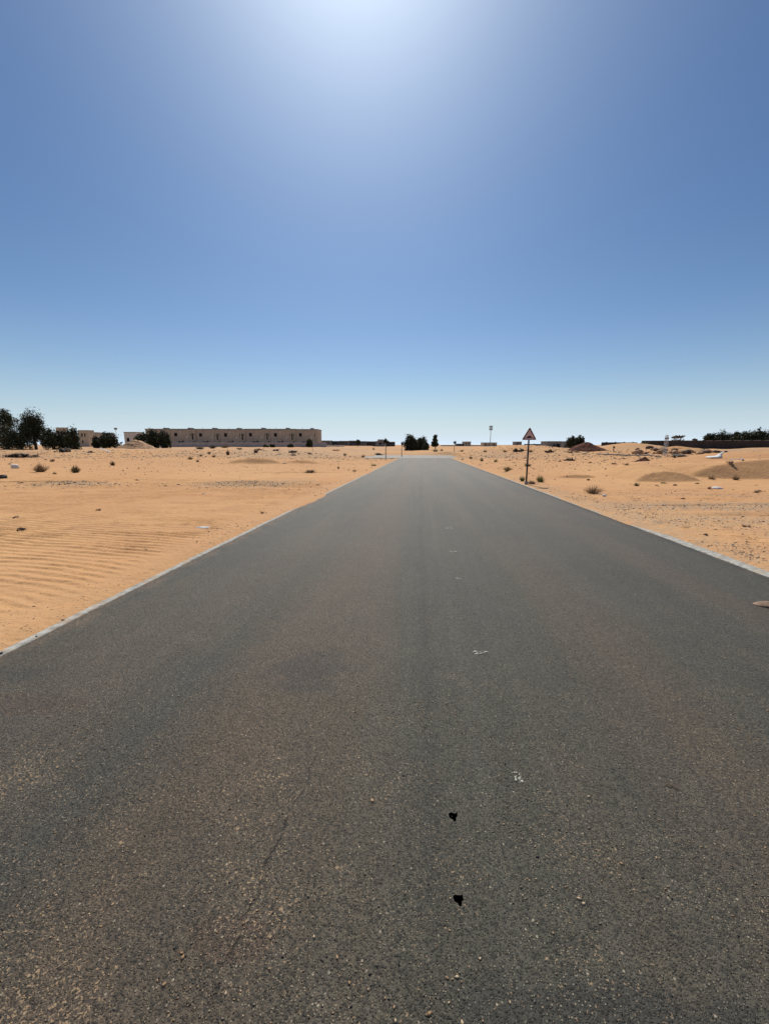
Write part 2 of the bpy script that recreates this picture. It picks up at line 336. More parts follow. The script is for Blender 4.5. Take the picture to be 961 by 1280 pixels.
M_PEB = pebmat('mixed_gravel', [(0.06, 0.05, 0.042), (0.13, 0.105, 0.085), (0.30, 0.23, 0.165), (0.085, 0.065, 0.05), (0.40, 0.33, 0.25), (0.18, 0.12, 0.08)])
M_GRIT = pebmat('road_grit', [(0.36, 0.24, 0.14), (0.20, 0.17, 0.135), (0.46, 0.35, 0.23), (0.055, 0.05, 0.045), (0.30, 0.19, 0.105), (0.13, 0.115, 0.095)])

M_HEAP = pebmat('mixed_dark_debris', [(0.030, 0.024, 0.020), (0.07, 0.045, 0.03), (0.02, 0.018, 0.018), (0.14, 0.09, 0.06), (0.045, 0.035, 0.03), (0.30, 0.22, 0.15)])
# ------------------------------------------------------------------ mesh helpers
def link(name, me, mat=None, parent=None):
    o = bpy.data.objects.new(name, me); C.objects.link(o)
    if mat and not me.materials: me.materials.append(mat)
    if parent: o.parent = parent
    return o
def mesh_np(name, V, F, mat=None, parent=None, smooth=False):
    """V (n,3); F (m,k) with equal k"""
    V = np.asarray(V, np.float32); F = np.asarray(F, np.int32)
    me = bpy.data.meshes.new(name); me.vertices.add(len(V)); me.vertices.foreach_set('co', V.ravel())
    k = F.shape[1]; me.loops.add(F.size); me.loops.foreach_set('vertex_index', F.ravel())
    me.polygons.add(len(F)); me.polygons.foreach_set('loop_start', np.arange(0, F.size, k, dtype=np.int32))
    me.update(calc_edges=True)
    if smooth: me.polygons.foreach_set('use_smooth', np.ones(len(F), bool))
    me.validate()
    return link(name, me, mat, parent)
def tag(o, label=None, cat=None, group=None, kind=None):
    if label: o['label'] = label
    if cat: o['category'] = cat
    if group: o['group'] = group
    if kind: o['kind'] = kind
    return o
def empty(name, loc, rz=0.0):
    o = bpy.data.objects.new(name, None); C.objects.link(o); o.location = loc; o.rotation_euler = (0, 0, rz); o.empty_display_size = 0.3
    return o
class MB:
    def __init__(s): s.v = []; s.f = []
    def box(s, x0, x1, y0, y1, z0, z1):
        b = len(s.v); s.v += [(x0, y0, z0), (x1, y0, z0), (x1, y1, z0), (x0, y1, z0), (x0, y0, z1), (x1, y0, z1), (x1, y1, z1), (x0, y1, z1)]
        s.f += [tuple(b + i for i in q) for q in ((0, 3, 2, 1), (4, 5, 6, 7), (0, 1, 5, 4), (1, 2, 6, 5), (2, 3, 7, 6), (3, 0, 4, 7))]; return s
    def tube(s, pts, rad, n=8, cap=True):
        pts = [Vector(p) for p in pts]; b = len(s.v)
        for i, p in enumerate(pts):
            d = (pts[min(i + 1, len(pts) - 1)] - pts[max(i - 1, 0)]).normalized()
            a = d.orthogonal().normalized() if i == 0 else (a - d * a.dot(d)).normalized()
            e = d.cross(a); r = rad[i] if isinstance(rad, (list, tuple)) else rad
            for k in range(n):
                t = 2 * math.pi * k / n; s.v.append(tuple(p + a * math.cos(t) * r + e * math.sin(t) * r))
        for i in range(len(pts) - 1):
            for k in range(n): s.f.append((b + i * n + k, b + i * n + (k + 1) % n, b + (i + 1) * n + (k + 1) % n, b + (i + 1) * n + k))
        if cap: s.f.append(tuple(b + k for k in reversed(range(n)))); s.f.append(tuple(b + (len(pts) - 1) * n + k for k in range(n)))
        return s
    def prism(s, poly, y0, y1):      # polygon in xz, extruded along y
        b = len(s.v); n = len(poly)
        s.v += [(p[0], y0, p[1]) for p in poly] + [(p[0], y1, p[1]) for p in poly]
        s.f.append(tuple(b + i for i in range(n))); s.f.append(tuple(b + n + i for i in reversed(range(n))))
        for i in range(n): s.f.append((b + i, b + n + i, b + n + (i + 1) % n, b + (i + 1) % n))
        return s
    def build(s, name, mat, parent=None, smooth=False):
        me = bpy.data.meshes.new(name); me.from_pydata(s.v, [], s.f); me.validate()
        import bmesh
        bm = bmesh.new(); bm.from_mesh(me); bmesh.ops.recalc_face_normals(bm, faces=bm.faces); bm.to_mesh(me); bm.free()
        if smooth:
            for p in me.polygons: p.use_smooth = True
        return link(name, me, mat, parent)
# icosahedron for stones
_p = (1 + 5 ** .5) / 2
ICO_V = np.array([(-1, _p, 0), (1, _p, 0), (-1, -_p, 0), (1, -_p, 0), (0, -1, _p), (0, 1, _p), (0, -1, -_p), (0, 1, -_p), (_p, 0, -1), (_p, 0, 1), (-_p, 0, -1), (-_p, 0, 1)]) / 1.902
ICO_F = np.array([(0, 11, 5), (0, 5, 1), (0, 1, 7), (0, 7, 10), (0, 10, 11), (1, 5, 9), (5, 11, 4), (11, 10, 2), (10, 7, 6), (7, 1, 8), (3, 9, 4), (3, 4, 2), (3, 2, 6), (3, 6, 8), (3, 8, 9), (4, 9, 5), (2, 4, 11), (6, 2, 10), (8, 6, 7), (9, 8, 1)])
OCT_V = np.array([(1, 0, 0), (-1, 0, 0), (0, 1, 0), (0, -1, 0), (0, 0, 1), (0, 0, -1.)])
OCT_F = np.array([(0, 2, 4), (2, 1, 4), (1, 3, 4), (3, 0, 4), (2, 0, 5), (1, 2, 5), (3, 1, 5), (0, 3, 5)])
def subdiv(V, F):
    V = [tuple(v) for v in V]; mid = {}; out = []
    def m(a, b):
        k = (min(a, b), max(a, b))
        if k not in mid:
            p = np.array(V[a]) + np.array(V[b]); V.append(tuple(p / np.linalg.norm(p))); mid[k] = len(V) - 1
        return mid[k]
    for a, b, c in F:
        ab, bc, ca = m(a, b), m(b, c), m(c, a); out += [(a, ab, ca), (b, bc, ab), (c, ca, bc), (ab, bc, ca)]
    return np.array(V), np.array(out)
ICO2_V, ICO2_F = subdiv(ICO_V, ICO_F); ICO3_V, ICO3_F = subdiv(ICO2_V, ICO2_F)
def pebbles(name, X, Y, Z, S, mat, flat=0.55, base=(OCT_V, OCT_F), parent=None):
    n = len(X); V0, F0 = base
    J = 1 + 0.35 * (rng.random((n, len(V0), 1)) - 0.5)
    A = rng.random(n) * 6.283; st = np.stack([1 + 0.5 * rng.random(n), np.ones(n) * 0.8, flat * (0.7 + 0.6 * rng.random(n))], 1)
    P = V0[None] * J * st[:, None] * S[:, None, None]
    ca, sa = np.cos(A)[:, None], np.sin(A)[:, None]
    Q = np.stack([P[..., 0] * ca - P[..., 1] * sa + X[:, None], P[..., 0] * sa + P[..., 1] * ca + Y[:, None], P[..., 2] + Z[:, None]], 2)
    F = F0[None] + (np.arange(n) * len(V0))[:, None, None]
    return mesh_np(name, Q.reshape(-1, 3), F.reshape(-1, 3), mat, parent)
def stone(name, loc, size, mat, seed=0, rough=0.28, base=None, rz=0.0, sink=0.25, parent=None, smooth=False):
    r = np.random.default_rng(seed); V, F = base or (ICO2_V, ICO2_F)
    D = r.normal(size=(9, 3)); D /= np.linalg.norm(D, axis=1)[:, None]; O = 0.55 + 0.35 * r.random(9)
    P = V * (1 + rough * (r.random((len(V), 1)) - 0.5) * 0.4)
    for d, o in zip(D, O):                      # planes cut facets into the ball
        t = P @ d; P = P - np.clip(t - o, 0, None)[:, None] * d[None]
    P = P * np.array(size) / 2 / 0.8
    P[:, 2] += size[2] * (0.5 - sink)
    o = mesh_np(name, P, F, mat, parent, smooth); o.location = loc; o.rotation_euler = (0, 0, rz); return o

# ------------------------------------------------------------------ ground sheet
def axis(segs):
    out = [segs[0][0]]
    for (a, b, st, gr) in segs:
        x = a; h = st
        while x + h < b - 1e-6:
            x += h; out.append(x); h *= gr
        out.append(b)
    return np.array(sorted(set(np.round(out, 5))))
xs_r = axis([(0.5, 3.3, 0.7, 1), (3.3, 5.4, 0.035, 1), (5.4, 11, 0.09, 1), (11, 30, 0.16, 1.012), (30, 120, 0.6, 1.04), (120, 4000, 8, 1.25)])
xs_l = -axis([(-0.5, 2.0, 0.6, 1), (2.0, 4.0, 0.035, 1), (4.0, 11, 0.085, 1), (11, 34, 0.15, 1.010), (34, 120, 0.5, 1.04), (120, 4000, 8, 1.25)])[::-1]
xs = np.array(sorted(set(list(xs_l) + list(xs_r))))
ys = axis([(-4000, -60, 900, 1), (-60, 2.0, 4, 1), (2.0, 7.5, 0.019, 1), (7.5, 18, 0.032, 1), (18, 60, 0.055, 1.009), (60, 140, 0.4, 1.02), (140, 6000, 4, 1.2)])
XX, YY = np.meshgrid(xs, ys)
ZZ = terrain(XX, YY)
nx, ny = len(xs), len(ys)
def dimple(x0, y0, rx, ry, dz, a=0.0):
    i0, i1 = np.searchsorted(xs, [x0 - 3 * rx, x0 + 3 * rx]); j0, j1 = np.searchsorted(ys, [y0 - 3 * rx, y0 + 3 * rx])
    X, Y = XX[j0:j1, i0:i1] - x0, YY[j0:j1, i0:i1] - y0; c_, s_ = math.cos(a), math.sin(a); U = (X * c_ + Y * s_) / rx; W_ = (-X * s_ + Y * c_) / ry; r2 = U * U + W_ * W_
    ZZ[j0:j1, i0:i1] += dz * (np.exp(-r2) - 0.35 * np.exp(-(np.sqrt(r2) - 1.5) ** 2 * 3))
fr_ = np.random.default_rng(77)
for (x0, y0, dx, dy, n_) in ((5.2, 8.0, .50, .35, 16), (14, 10.5, -.62, .22, 14), (-4.4, 13, -.55, .45, 18), (-16, 13.5, .6, .1, 16), (6.0, 13, .45, .6, 14)):
    for k_ in range(n_):                               # trails of footprints
        sd_ = .12 if k_ % 2 else -.12; x1_ = x0 + dx * k_ + sd_ * dy * 2; y1_ = y0 + dy * k_ - sd_ * dx * 2; dimple(x1_ + fr_.normal() * .05, y1_ + fr_.normal() * .05, .15, .07, -.035, math.atan2(dy, dx))
for k_ in range(160): x1_ = fr_.uniform(4.9, 16); dimple(x1_, fr_.uniform(6, 16), fr_.uniform(.08, .25), fr_.uniform(.06, .15), fr_.uniform(-.04, .015), fr_.uniform(0, 3))
for k_ in range(60): x1_ = -fr_.uniform(3.7, 14); dimple(x1_, fr_.uniform(8, 20), fr_.uniform(.08, .2), fr_.uniform(.06, .12), fr_.uniform(-.03, .01), fr_.uniform(0, 3))
for off in (0.0, 1.55):                                # wheel ruts crossing the gravelly sand on the right
    rut = np.exp(-(((DD0 := (XX * FW[0] + YY * FW[1])) - 9.0 - off - 0.06 * (XX - 6) - 0.12 * np.sin(XX * .5)) / .13) ** 2) * sm((XX - 5.6) / 1.5)
    ZZ -= 0.035 * rut; ZZ += 0.02 * np.roll(rut, 10, 0)
idx = np.arange(nx * ny).reshape(ny, nx)
F = np.stack([idx[:-1, :-1], idx[:-1, 1:], idx[1:, 1:], idx[1:, :-1]], -1).reshape(-1, 4)
ground = mesh_np('ground', np.stack([XX, YY, ZZ], -1).reshape(-1, 3), F, M_SAND, None, True)
tag(ground, kind='structure')
cc = XX * RT[0] + YY * RT[1]; DD = XX * FW[0] + YY * FW[1]; SS = np.maximum(XL - XX, XX - XR)
gv = np.zeros_like(XX)
def blob(c0, D0, sc, sd, a): return a * np.exp(-(((cc - c0) / sc) ** 2 + ((DD - D0) / sd) ** 2) ** 1.5)
gv += blob(-12.4, 15.9, 1.5, 0.9, 1.0) + blob(-5.6, 16.4, 2.2, 1.2, 1.0) + blob(-4.2, 18.6, 1.2, 1.0, 0.6)
gv += blob(9.5, 10.4, 3.5, 0.7, 0.8) + blob(7.4, 8.6, 2.4, 0.9, 0.5)
gv += 0.55 * sm((1.1 - SS) / 0.9) * sm(DD / 4) * (0.3 + 0.7 * sm(XX)) * sm((26 - DD) / 10)
gv += 0.9 * sm((DD - 42) / 14) * sm(0.5 + 2.5 * fbm(XX * 0.12 + 5, YY * 0.12, 3))
gv += 0.5 * sm((XX - 4.4) / 1) * sm((18 - DD) / 6) * sm(0.2 + 2.5 * fbm(XX * 0.35, YY * 0.8, 3))
at = ground.data.attributes.new('gravel', 'FLOAT', 'POINT'); at.data.foreach_set('value', np.clip(gv, 0, 1).astype(np.float32).ravel())

# the road: a slab with slight unevenness, then the cross road, then the two kerb strips
def slab(name, x0, x1, y0, y1, zt, mat, nx=30, ny=120, und=0.0, cut=None):
    a = np.linspace(x0, x1, nx); b = np.linspace(y0, y1, ny); X, Y = np.meshgrid(a, b)
    Z = zt + und * fbm(X * 0.6, Y * 0.25, 3) * np.clip(np.minimum(X - x0, x1 - X) / 0.8, 0, 1)
    Z = Z + grade(Y); V = np.stack([X, Y, Z], -1).reshape(-1, 3); i = np.arange(nx * ny).reshape(ny, nx)
    F = np.stack([i[:-1, :-1], i[:-1, 1:], i[1:, 1:], i[1:, :-1]], -1).reshape(-1, 4)
    rim = np.concatenate([i[0, :], i[1:, -1], i[-1, -2::-1], i[-2:0:-1, 0]]); n0 = len(V)
    lo = V[rim].copy(); lo[:, 2] -= 0.06; V = np.concatenate([V, lo]); k = len(rim)
    F = np.concatenate([F, np.array([(rim[j], n0 + j, n0 + (j + 1) % k, rim[(j + 1) % k]) for j in range(k)])])
    if cut is not None:                                 # leave one cell open for the holes
        ci = int(np.searchsorted(a, cut[0][0]) - 1); cj = int(np.searchsorted(b, cut[0][1]) - 1); q4 = i[cj, ci], i[cj, ci + 1], i[cj + 1, ci + 1], i[cj + 1, ci]
        F = F[~(F == np.array(q4)).all(1)]; cell = [Vector([float(t) for t in V[q]]) for q in q4]
    o = mesh_np(name, V, F, mat, None, False)
    if cut is not None:
        from mathutils.geometry import tessellate_polygon
        def zat(x, y):
            fx = (x - cell[0].x) / (cell[1].x - cell[0].x); fy = (y - cell[0].y) / (cell[3].y - cell[0].y)
            return (cell[0].z * (1 - fx) + cell[1].z * fx) * (1 - fy) + (cell[3].z * (1 - fx) + cell[2].z * fx) * fy
        loops = [cell]; r = np.random.default_rng(12)
        for (cx, cy, sz) in cut:
            ol = [(-.50, .22), (-.30, .40), (-.02, .43), (.22, .40), (.46, .50), (.44, .20), (.50, -.02), (.30, -.26), (.22, -.52), (.02, -.66), (-.14, -.38), (-.40, -.16)]
            loops.append([Vector((cx + (p + r.normal() * .06) * sz, cy + (w_ + r.normal() * .05) * sz, zat(cx, cy))) for p, w_ in ol])
        flat = [tuple(p) for l in loops for p in l]; tri = tessellate_polygon(loops); rimf = MB(); rimf.v = flat; rimf.f = []
        for t in tri:
            A_, B_, C_ = (Vector(flat[k]) for k in t); rimf.f.append(tuple(t) if (B_ - A_).cross(C_ - A_).z > 0 else (t[0], t[2], t[1]))
        me = bpy.data.meshes.new('patch'); me.from_pydata(rimf.v, [], rimf.f); link('patch', me, mat, o)
        for l in loops[1:]:
            n = len(l); c0 = sum(l, Vector()) / n; V2 = [tuple(p) for p in l] + [tuple(c0 + (p - c0) * .80 + Vector((0, 0, -.035))) for p in l]
            me = bpy.data.meshes.new('hole'); me.from_pydata(V2, [], [(k, n + k, n + (k + 1) % n, (k + 1) % n) for k in range(n)] + [tuple(n + k for k in reversed(range(n)))]); link('hole', me, M_HOLE, o)
    return tag(o, kind='structure')
slab('road', XL + 0.100, XR - 0.200, -8, YE, 0.0, M_ROAD, 40, 150, 0.004, [(0.162, 1.525, .042), (0.155, 1.20, .037)])
slab('cross_road', -9.6, 6.4, YE + 0.003, 84.0, -0.004, M_ROAD2, 20, 16)
def kerb(name, xin, xout, phase):
    yy = axis([(-8, 16, 0.09, 1), (16, YE, 0.25, 1.02)]); n = len(yy)
    wob = 0.026 * fbm(yy * 2.3 + phase, yy * 0, 3) + 0.030 * fbm(yy * 9 + phase, yy * 0 + 3, 2); zt = 0.006 + 0.012 * fbm(yy * 1.7, yy * 0 + phase, 3)
    sg = 1 if xout > xin else -1; gy_ = grade(yy)
    V = []
    for j in range(n):
        for (x, z) in ((xin + sg * 0.004, -0.15), (xin + sg * (0.004 + max(0, wob[j])), zt[j] - 0.006), (xin + sg * (0.014 + max(0, wob[j])), zt[j]), (xout - sg * 0.012, zt[j]), (xout, zt[j] - 0.012), (xout, -0.15)):
            V.append((x, yy[j], z + float(gy_[j])))
    F = [(j * 6 + k, j * 6 + k + 1, (j + 1) * 6 + k + 1, (j + 1) * 6 + k) for j in range(n - 1) for k in range(5)]
    if sg > 0: F = [f[::-1] for f in F]
    return tag(mesh_np(name, V, F, M_KERB), kind='structure')
kerb('kerb_strip', XL + 0.098, XL, 3.0); kerb('kerb_strip', XR - 0.198, XR, 40.0)

# loose grit on the asphalt, gravel beside it
def cluster_points(n, x0, x1, y0, y1, fn):
    X = []; Y = []
    while len(X) < n:
        x = rng.uniform(x0, x1, 20000); y = rng.uniform(y0, y1, 20000)
        k = rng.random(20000) < fn(x, y); X += list(x[k]); Y += list(y[k])
    return np.array(X[:n]), np.array(Y[:n])
gx, gy = cluster_points(9000, -3.0, 4.2, 0.7, 5.5, lambda x, y: np.clip(0.08 + 3.0 * np.clip(fbm(x * 2.2, y * 2.2, 4) - 0.02, 0, 1), 0, 1) * np.clip(2.2 / (y + .5), 0, 1) ** 1.5)
o = pebbles('road_grit', gx, gy, grade(gy) + 0.0012, rng.lognormal(math.log(0.0028), 0.35, len(gx)), M_GRIT, 0.6)
tag(o, 'loose tan and grey grit scattered over the dark asphalt', 'grit', kind='stuff')
def strip(n, side, y0, y1, wd, sz, seed):
    s = np.abs(rng.normal(0, wd, n)); t = rng.random(n) ** 1.8; y = y0 + (y1 - y0) * t
    e = encroach(y, side); s = s + np.maximum(e, 0.02); x = np.where(side < 0, XL - s, XR + s)
    cl = np.clip(0.25 + 2.2 * fbm(y * 0.8, x * 0.8, 3), 0, 1) > rng.random(n); return x[cl], y[cl]
A = [strip(9000, 1, 3.5, 24, 0.8, 0, 1), strip(1600, -1, 2.2, 20, 0.35, 0, 2)]
bx, by = cluster_points(5500, 4.9, 16, 6.5, 15.5, lambda x, y: np.clip(0.05 + 2.4 * np.clip(fbm(x * 0.35, y * 0.8, 3), 0, 1), 0, 1))
X = np.concatenate([A[0][0], A[1][0], bx]); Y = np.concatenate([A[0][1], A[1][1], by])
o = pebbles('roadside_gravel', X, Y, terrain(X, Y) + 0.001, rng.lognormal(math.log(0.0078), 0.5, len(X)) * np.where((X < 0) & (Y < 6), 0.55, 1), M_PEB, 0.6)
tag(o, 'loose brown and grey gravel strewn over the sand beside the kerbs', 'gravel', kind='stuff')
def scatter_patch(c0, D0, sc, sd, n, med):
    c = c0 + sc * rng.normal(size=n); D = D0 + sd * rng.normal(size=n)
    x = c * RT[0] + D * FW[0]; y = c * RT[1] + D * FW[1]; return x, y, rng.lognormal(math.log(med), 0.5, n)
P = [scatter_patch(-12.4, 15.9, 1.2, 0.5, 900, 0.016), scatter_patch(-5.6, 16.4, 1.6, 0.7, 1200, 0.015), scatter_patch(-30, 55, 22, 6, 3200, 0.055), scatter_patch(-5, 62, 10, 6, 700, 0.06),
     scatter_patch(22, 60, 12, 10, 2600, 0.06), scatter_patch(32, 50, 7, 5, 700, 0.06), scatter_patch(-14, 34, 10, 9, 1500, 0.028), scatter_patch(13, 32, 7, 8, 1500, 0.028)]
X, Y, S = [np.concatenate([p[i] for p in P]) for i in range(3)]
k = ~((X > XL - .2) & (X < XR + .2) & (Y < 85)); X, Y, S = X[k], Y[k], S[k]
o = pebbles('scattered_stones', X, Y, terrain(X, Y), S, M_PEB, 0.6)
tag(o, 'small stones scattered over the open sand on both sides of the road', 'stones', kind='stuff')

# ------------------------------------------------------------------ plants
def leaf_cloud(P, size, r, narrow=0.45, up=0.0):
    """a small quad leaf at every point"""
    n = len(P); a = r.normal(size=(n, 3)); a[:, 2] += up; a /= np.linalg.norm(a, axis=1)[:, None]
    b = np.cross(a, r.normal(size=(n, 3))); b /= np.linalg.norm(b, axis=1)[:, None]
    s = (size * (0.6 + 0.8 * r.random(n)))[:, None]; a = a * s; b = b * s * narrow
    V = np.stack([P - a * 0.5, P + b * 0.5, P + a * 0.5, P - b * 0.5], 1).reshape(-1, 3)
    return V, np.arange(n * 4).reshape(-1, 4)
def crown_pts(r, lobes, n, shell=0.55):
    """lobes: (x,y,z,rx,rz). clumps of leaves gathered in each lobe, gaps between the clumps"""
    out = []; vol = sum(l[3] ** 2 * l[4] for l in lobes)
    for (x, y, z, rx, rz) in lobes:
        m = max(40, int(n * rx * rx * rz / vol)); nc = max(10, m // 45)
        d = r.normal(size=(nc, 3)); d /= np.linalg.norm(d, axis=1)[:, None]; rad = (shell + (1 - shell) * r.random(nc)) * (0.82 + 0.3 * r.random(nc))
        cpos = d * rad[:, None] * np.array([rx, rx, rz]) + np.array([x, y, z])
        q = r.integers(0, nc, m); out.append(cpos[q] + r.normal(size=(m, 3)) * 0.19 * np.array([rx, rx, rz]))
    return np.concatenate(out)
def tree(name, u, vtop, wpx, D, label, cat='tree', mat=None, shape='round', group=None, seed=0, n=2600, leaf=None, vbase=None, trunk_frac=0.25, thin_trunk=False):
    r = np.random.default_rng(seed + 100)
    x, y, _ = bearing(u, 556, D); zb = T(x, y); _, _, zt = bearing(u, vtop, D)
    mpp = D / 507.0; W = wpx * mpp; H = zt - zb
    root = empty(name, (x, y, zb), YAW)
    tag(root, label, cat, group)
    h0 = H * trunk_frac; lobes = []
    if shape == 'round':
        for i in range(9):
            a = r.random() * 6.28; rr = W * 0.27 * r.random() ** 0.5; k = W * (0.19 + 0.09 * r.random())
            zz = h0 + (H - h0) * (0.30 + 0.42 * r.random()); lobes.append((rr * math.cos(a), rr * math.sin(a), zz, k, min(k, (H - zz) * 0.95)))
        lobes.append((0, 0, h0 + (H - h0) * 0.5, W * 0.34, (H - h0) * 0.46))
    elif shape == 'bush':      # foliage down to the ground
        for i in range(11):
            a = r.random() * 6.28; rr = W * 0.33 * r.random() ** 0.5; k = W * (0.15 + 0.08 * r.random()); zz = H * (0.18 + 0.52 * r.random() * (1 - rr / W)); lobes.append((rr * math.cos(a), rr * math.sin(a), zz, k, min(H * 0.34, H - zz)))
        lobes.append((0, 0, H * 0.42, W * 0.36, H * 0.46))
    elif shape == 'umbrella':  # open crown spread above bare limbs
        for i in range(8):
            a = i * 0.785 + r.random() * .4; rr = W * 0.33 * (0.4 + 0.6 * r.random()); lobes.append((rr * math.cos(a), rr * math.sin(a), H * (0.80 + 0.06 * r.random()), W * 0.17, H * 0.09))
        lobes.append((0, 0, H * 0.88, W * 0.26, H * 0.10))
        for i in range(6):
            a = r.random() * 6.28; lobes.append((W * .25 * math.cos(a), W * .25 * math.sin(a), H * (0.3 + 0.25 * r.random()), W * 0.22, H * 0.14))
    elif shape == 'tall':
        for i in range(9):
            t = i / 8; k = W * (0.24 + 0.12 * r.random()) * (1.1 - 0.5 * t); lobes.append((W * 0.16 * (r.random() - 0.5), W * 0.16 * (r.random() - 0.5), h0 + (H - h0) * (0.12 + 0.78 * t), k, (H - h0) * 0.12))
        lobes.append((-W * 0.24, 0, h0 + (H - h0) * 0.18, W * 0.25, (H - h0) * 0.15))
    n = int(n * 2.2); P = crown_pts(r, lobes, n); P[:, 2] = np.clip(P[:, 2], 0.02, H * 1.02)
    V, F = leaf_cloud(P, leaf or max(0.16, mpp * 1.7), r, 0.55)
    mesh_np('crown', V, F, mat or M_LEAF, root)
    mb = MB(); tr = (0.035 * H if not thin_trunk else 0.03)
    lean = (r.random() - 0.5) * 0.08 * H; top = Vector((lean, 0, max(h0 * 1.25, H * 0.5)))
    mb.tube([(0, 0, -0.2), (lean * .3, 0, top.z * 0.5), tuple(top)], [tr, tr * 0.8, tr * 0.55], 7)
    for l in lobes[:7]:
        st = Vector((lean * .6, 0, top.z * (0.55 + 0.4 * r.random()))); en = Vector(l[:3]); mb.tube([st, (st + en) / 2 + Vector((0, 0, .03 * H)), en], [tr * .45, tr * .3, tr * .12], 5)
    mb.build('trunk', M_BARK, root); return root

def shrub(name, u, v, wpx, hpx, label, mat=M_DRY, leafmat_=None, cat='shrub', group=None, seed=0, n=None, spiky=1.0):
    r = np.random.default_rng(seed + 500); x, y, z, D = hit(u, v); mpp = D / 507.0; W = wpx * mpp; H = hpx * mpp * 1.05
    root = empty(name, (x, y, z - 0.01), YAW); tag(root, label, cat, group)
    n = n or int(np.clip(wpx * hpx * 2.2, 40, 260)); V = []; F = []
    ns = n; a = r.random(ns) * 6.283; rr = W * 0.5 * r.random(ns) ** 0.5; hh = H * (0.45 + 0.55 * r.random(ns)) * (1 - 0.55 * (rr / (W * 0.5)) ** 2)
    base = np.stack([rr * .35 * np.cos(a), rr * .35 * np.sin(a), np.zeros(ns)], 1)
    hh = hh * (0.55 + 0.55 * np.abs(np.sin(a * 1.5 + seed))); tip = np.stack([rr * np.cos(a) * (1 + .25 * np.sin(a * 2 + seed)) + r.normal(size=ns) * W * .06, rr * np.sin(a) + r.normal(size=ns) * W * .06, hh], 1)
    th = max(0.003, mpp * 0.16) * (0.7 + 0.6 * r.random(ns)); sd = np.stack([np.cos(a * 3.7), np.sin(a * 3.7), np.zeros(ns)], 1) * th[:, None]
    mid = (base + tip) / 2 + np.stack([np.zeros(ns), np.zeros(ns), H * .10 * r.random(ns)], 1)
    ps = [base, mid, tip]
    V = np.stack([base - sd, base + sd, mid + sd * .8, mid - sd * .8, tip + sd * .3, tip - sd * .3], 1).reshape(-1, 3)
    i = np.arange(ns)[:, None] * 6
    F = np.concatenate([i + np.array([0, 1, 2, 3]), i + np.array([3, 2, 4, 5])])
    mesh_np('stems', V, F, mat, root)
    m = int(ns * 2.6); q = r.integers(0, ns, m); t = (0.25 + 0.78 * r.random(m))[:, None]
    P = base[q] * (1 - t) ** 2 + 2 * t * (1 - t) * mid[q] + t * t * tip[q] + r.normal(size=(m, 3)) * W * .025; P[:, 2] = np.abs(P[:, 2])
    V, F = leaf_cloud(P, max(0.012, mpp * 0.75) , r, 0.5); mesh_np('foliage', V, F, leafmat_ or mat, root)
    return root

def heap(name, u, v, wpx, hpx, label, mat=M_RUBD, cat='debris heap', group=None, seed=0, n=9, depth=0.8):
    """broken lumps and sticks piled together, one thing"""
    r = np.random.default_rng(seed + 900); x, y, z, D = hit(u, v); mpp = D / 507.0; W = wpx * mpp; H = hpx * mpp
    root = empty(name, (x, y, z), YAW); tag(root, label, cat, group)
    Vs = []; Fs = []; o = 0
    for i in range(int(n * 3.2)):
        px = (r.random() - .5) * W * 0.95 + r.normal() * W * .05; k = max(0.2, 1 - (2 * abs(px) / W) ** 2 * 0.7); s = H * (0.16 + 0.42 * r.random() ** 1.5) * k
        J = 1 + 0.6 * (r.random((12, 1)) - .5); P = ICO_V * J * np.array([s * (0.8 + 1.1 * r.random()), s * .7, s * (.4 + .5 * r.random())]); a = r.random() * 3; ti = r.normal() * .5
        P = np.stack([P[:, 0] * math.cos(ti) - P[:, 2] * math.sin(ti), P[:, 1], P[:, 0] * math.sin(ti) + P[:, 2] * math.cos(ti)], 1)
        P = np.stack([P[:, 0] * math.cos(a) - P[:, 1] * math.sin(a) + px, P[:, 0] * math.sin(a) + P[:, 1] * math.cos(a) + r.normal() * H * .5 * depth, P[:, 2] + H * .55 * k * r.random()], 1)
        Vs.append(P); Fs.append(ICO_F + o); o += 12
    mesh_np('lump_pile', np.concatenate(Vs), np.concatenate(Fs), mat, root)['kind'] = 'stuff'
    mb = MB()
    for i in range(max(4, n // 2)):
        px = (r.random() - .5) * W * .9; a = r.random() * 6.28; L = max(H, W * .2) * (0.5 + r.random()); mb.tube([(px, 0, H * .3), (px + math.cos(a) * L, math.sin(a) * L * .5, H * (0.4 + .8 * r.random()))], [mpp * .3, mpp * .15], 5)
    mb.build('sticks', M_DARKTW, root)['kind'] = 'stuff'; return root

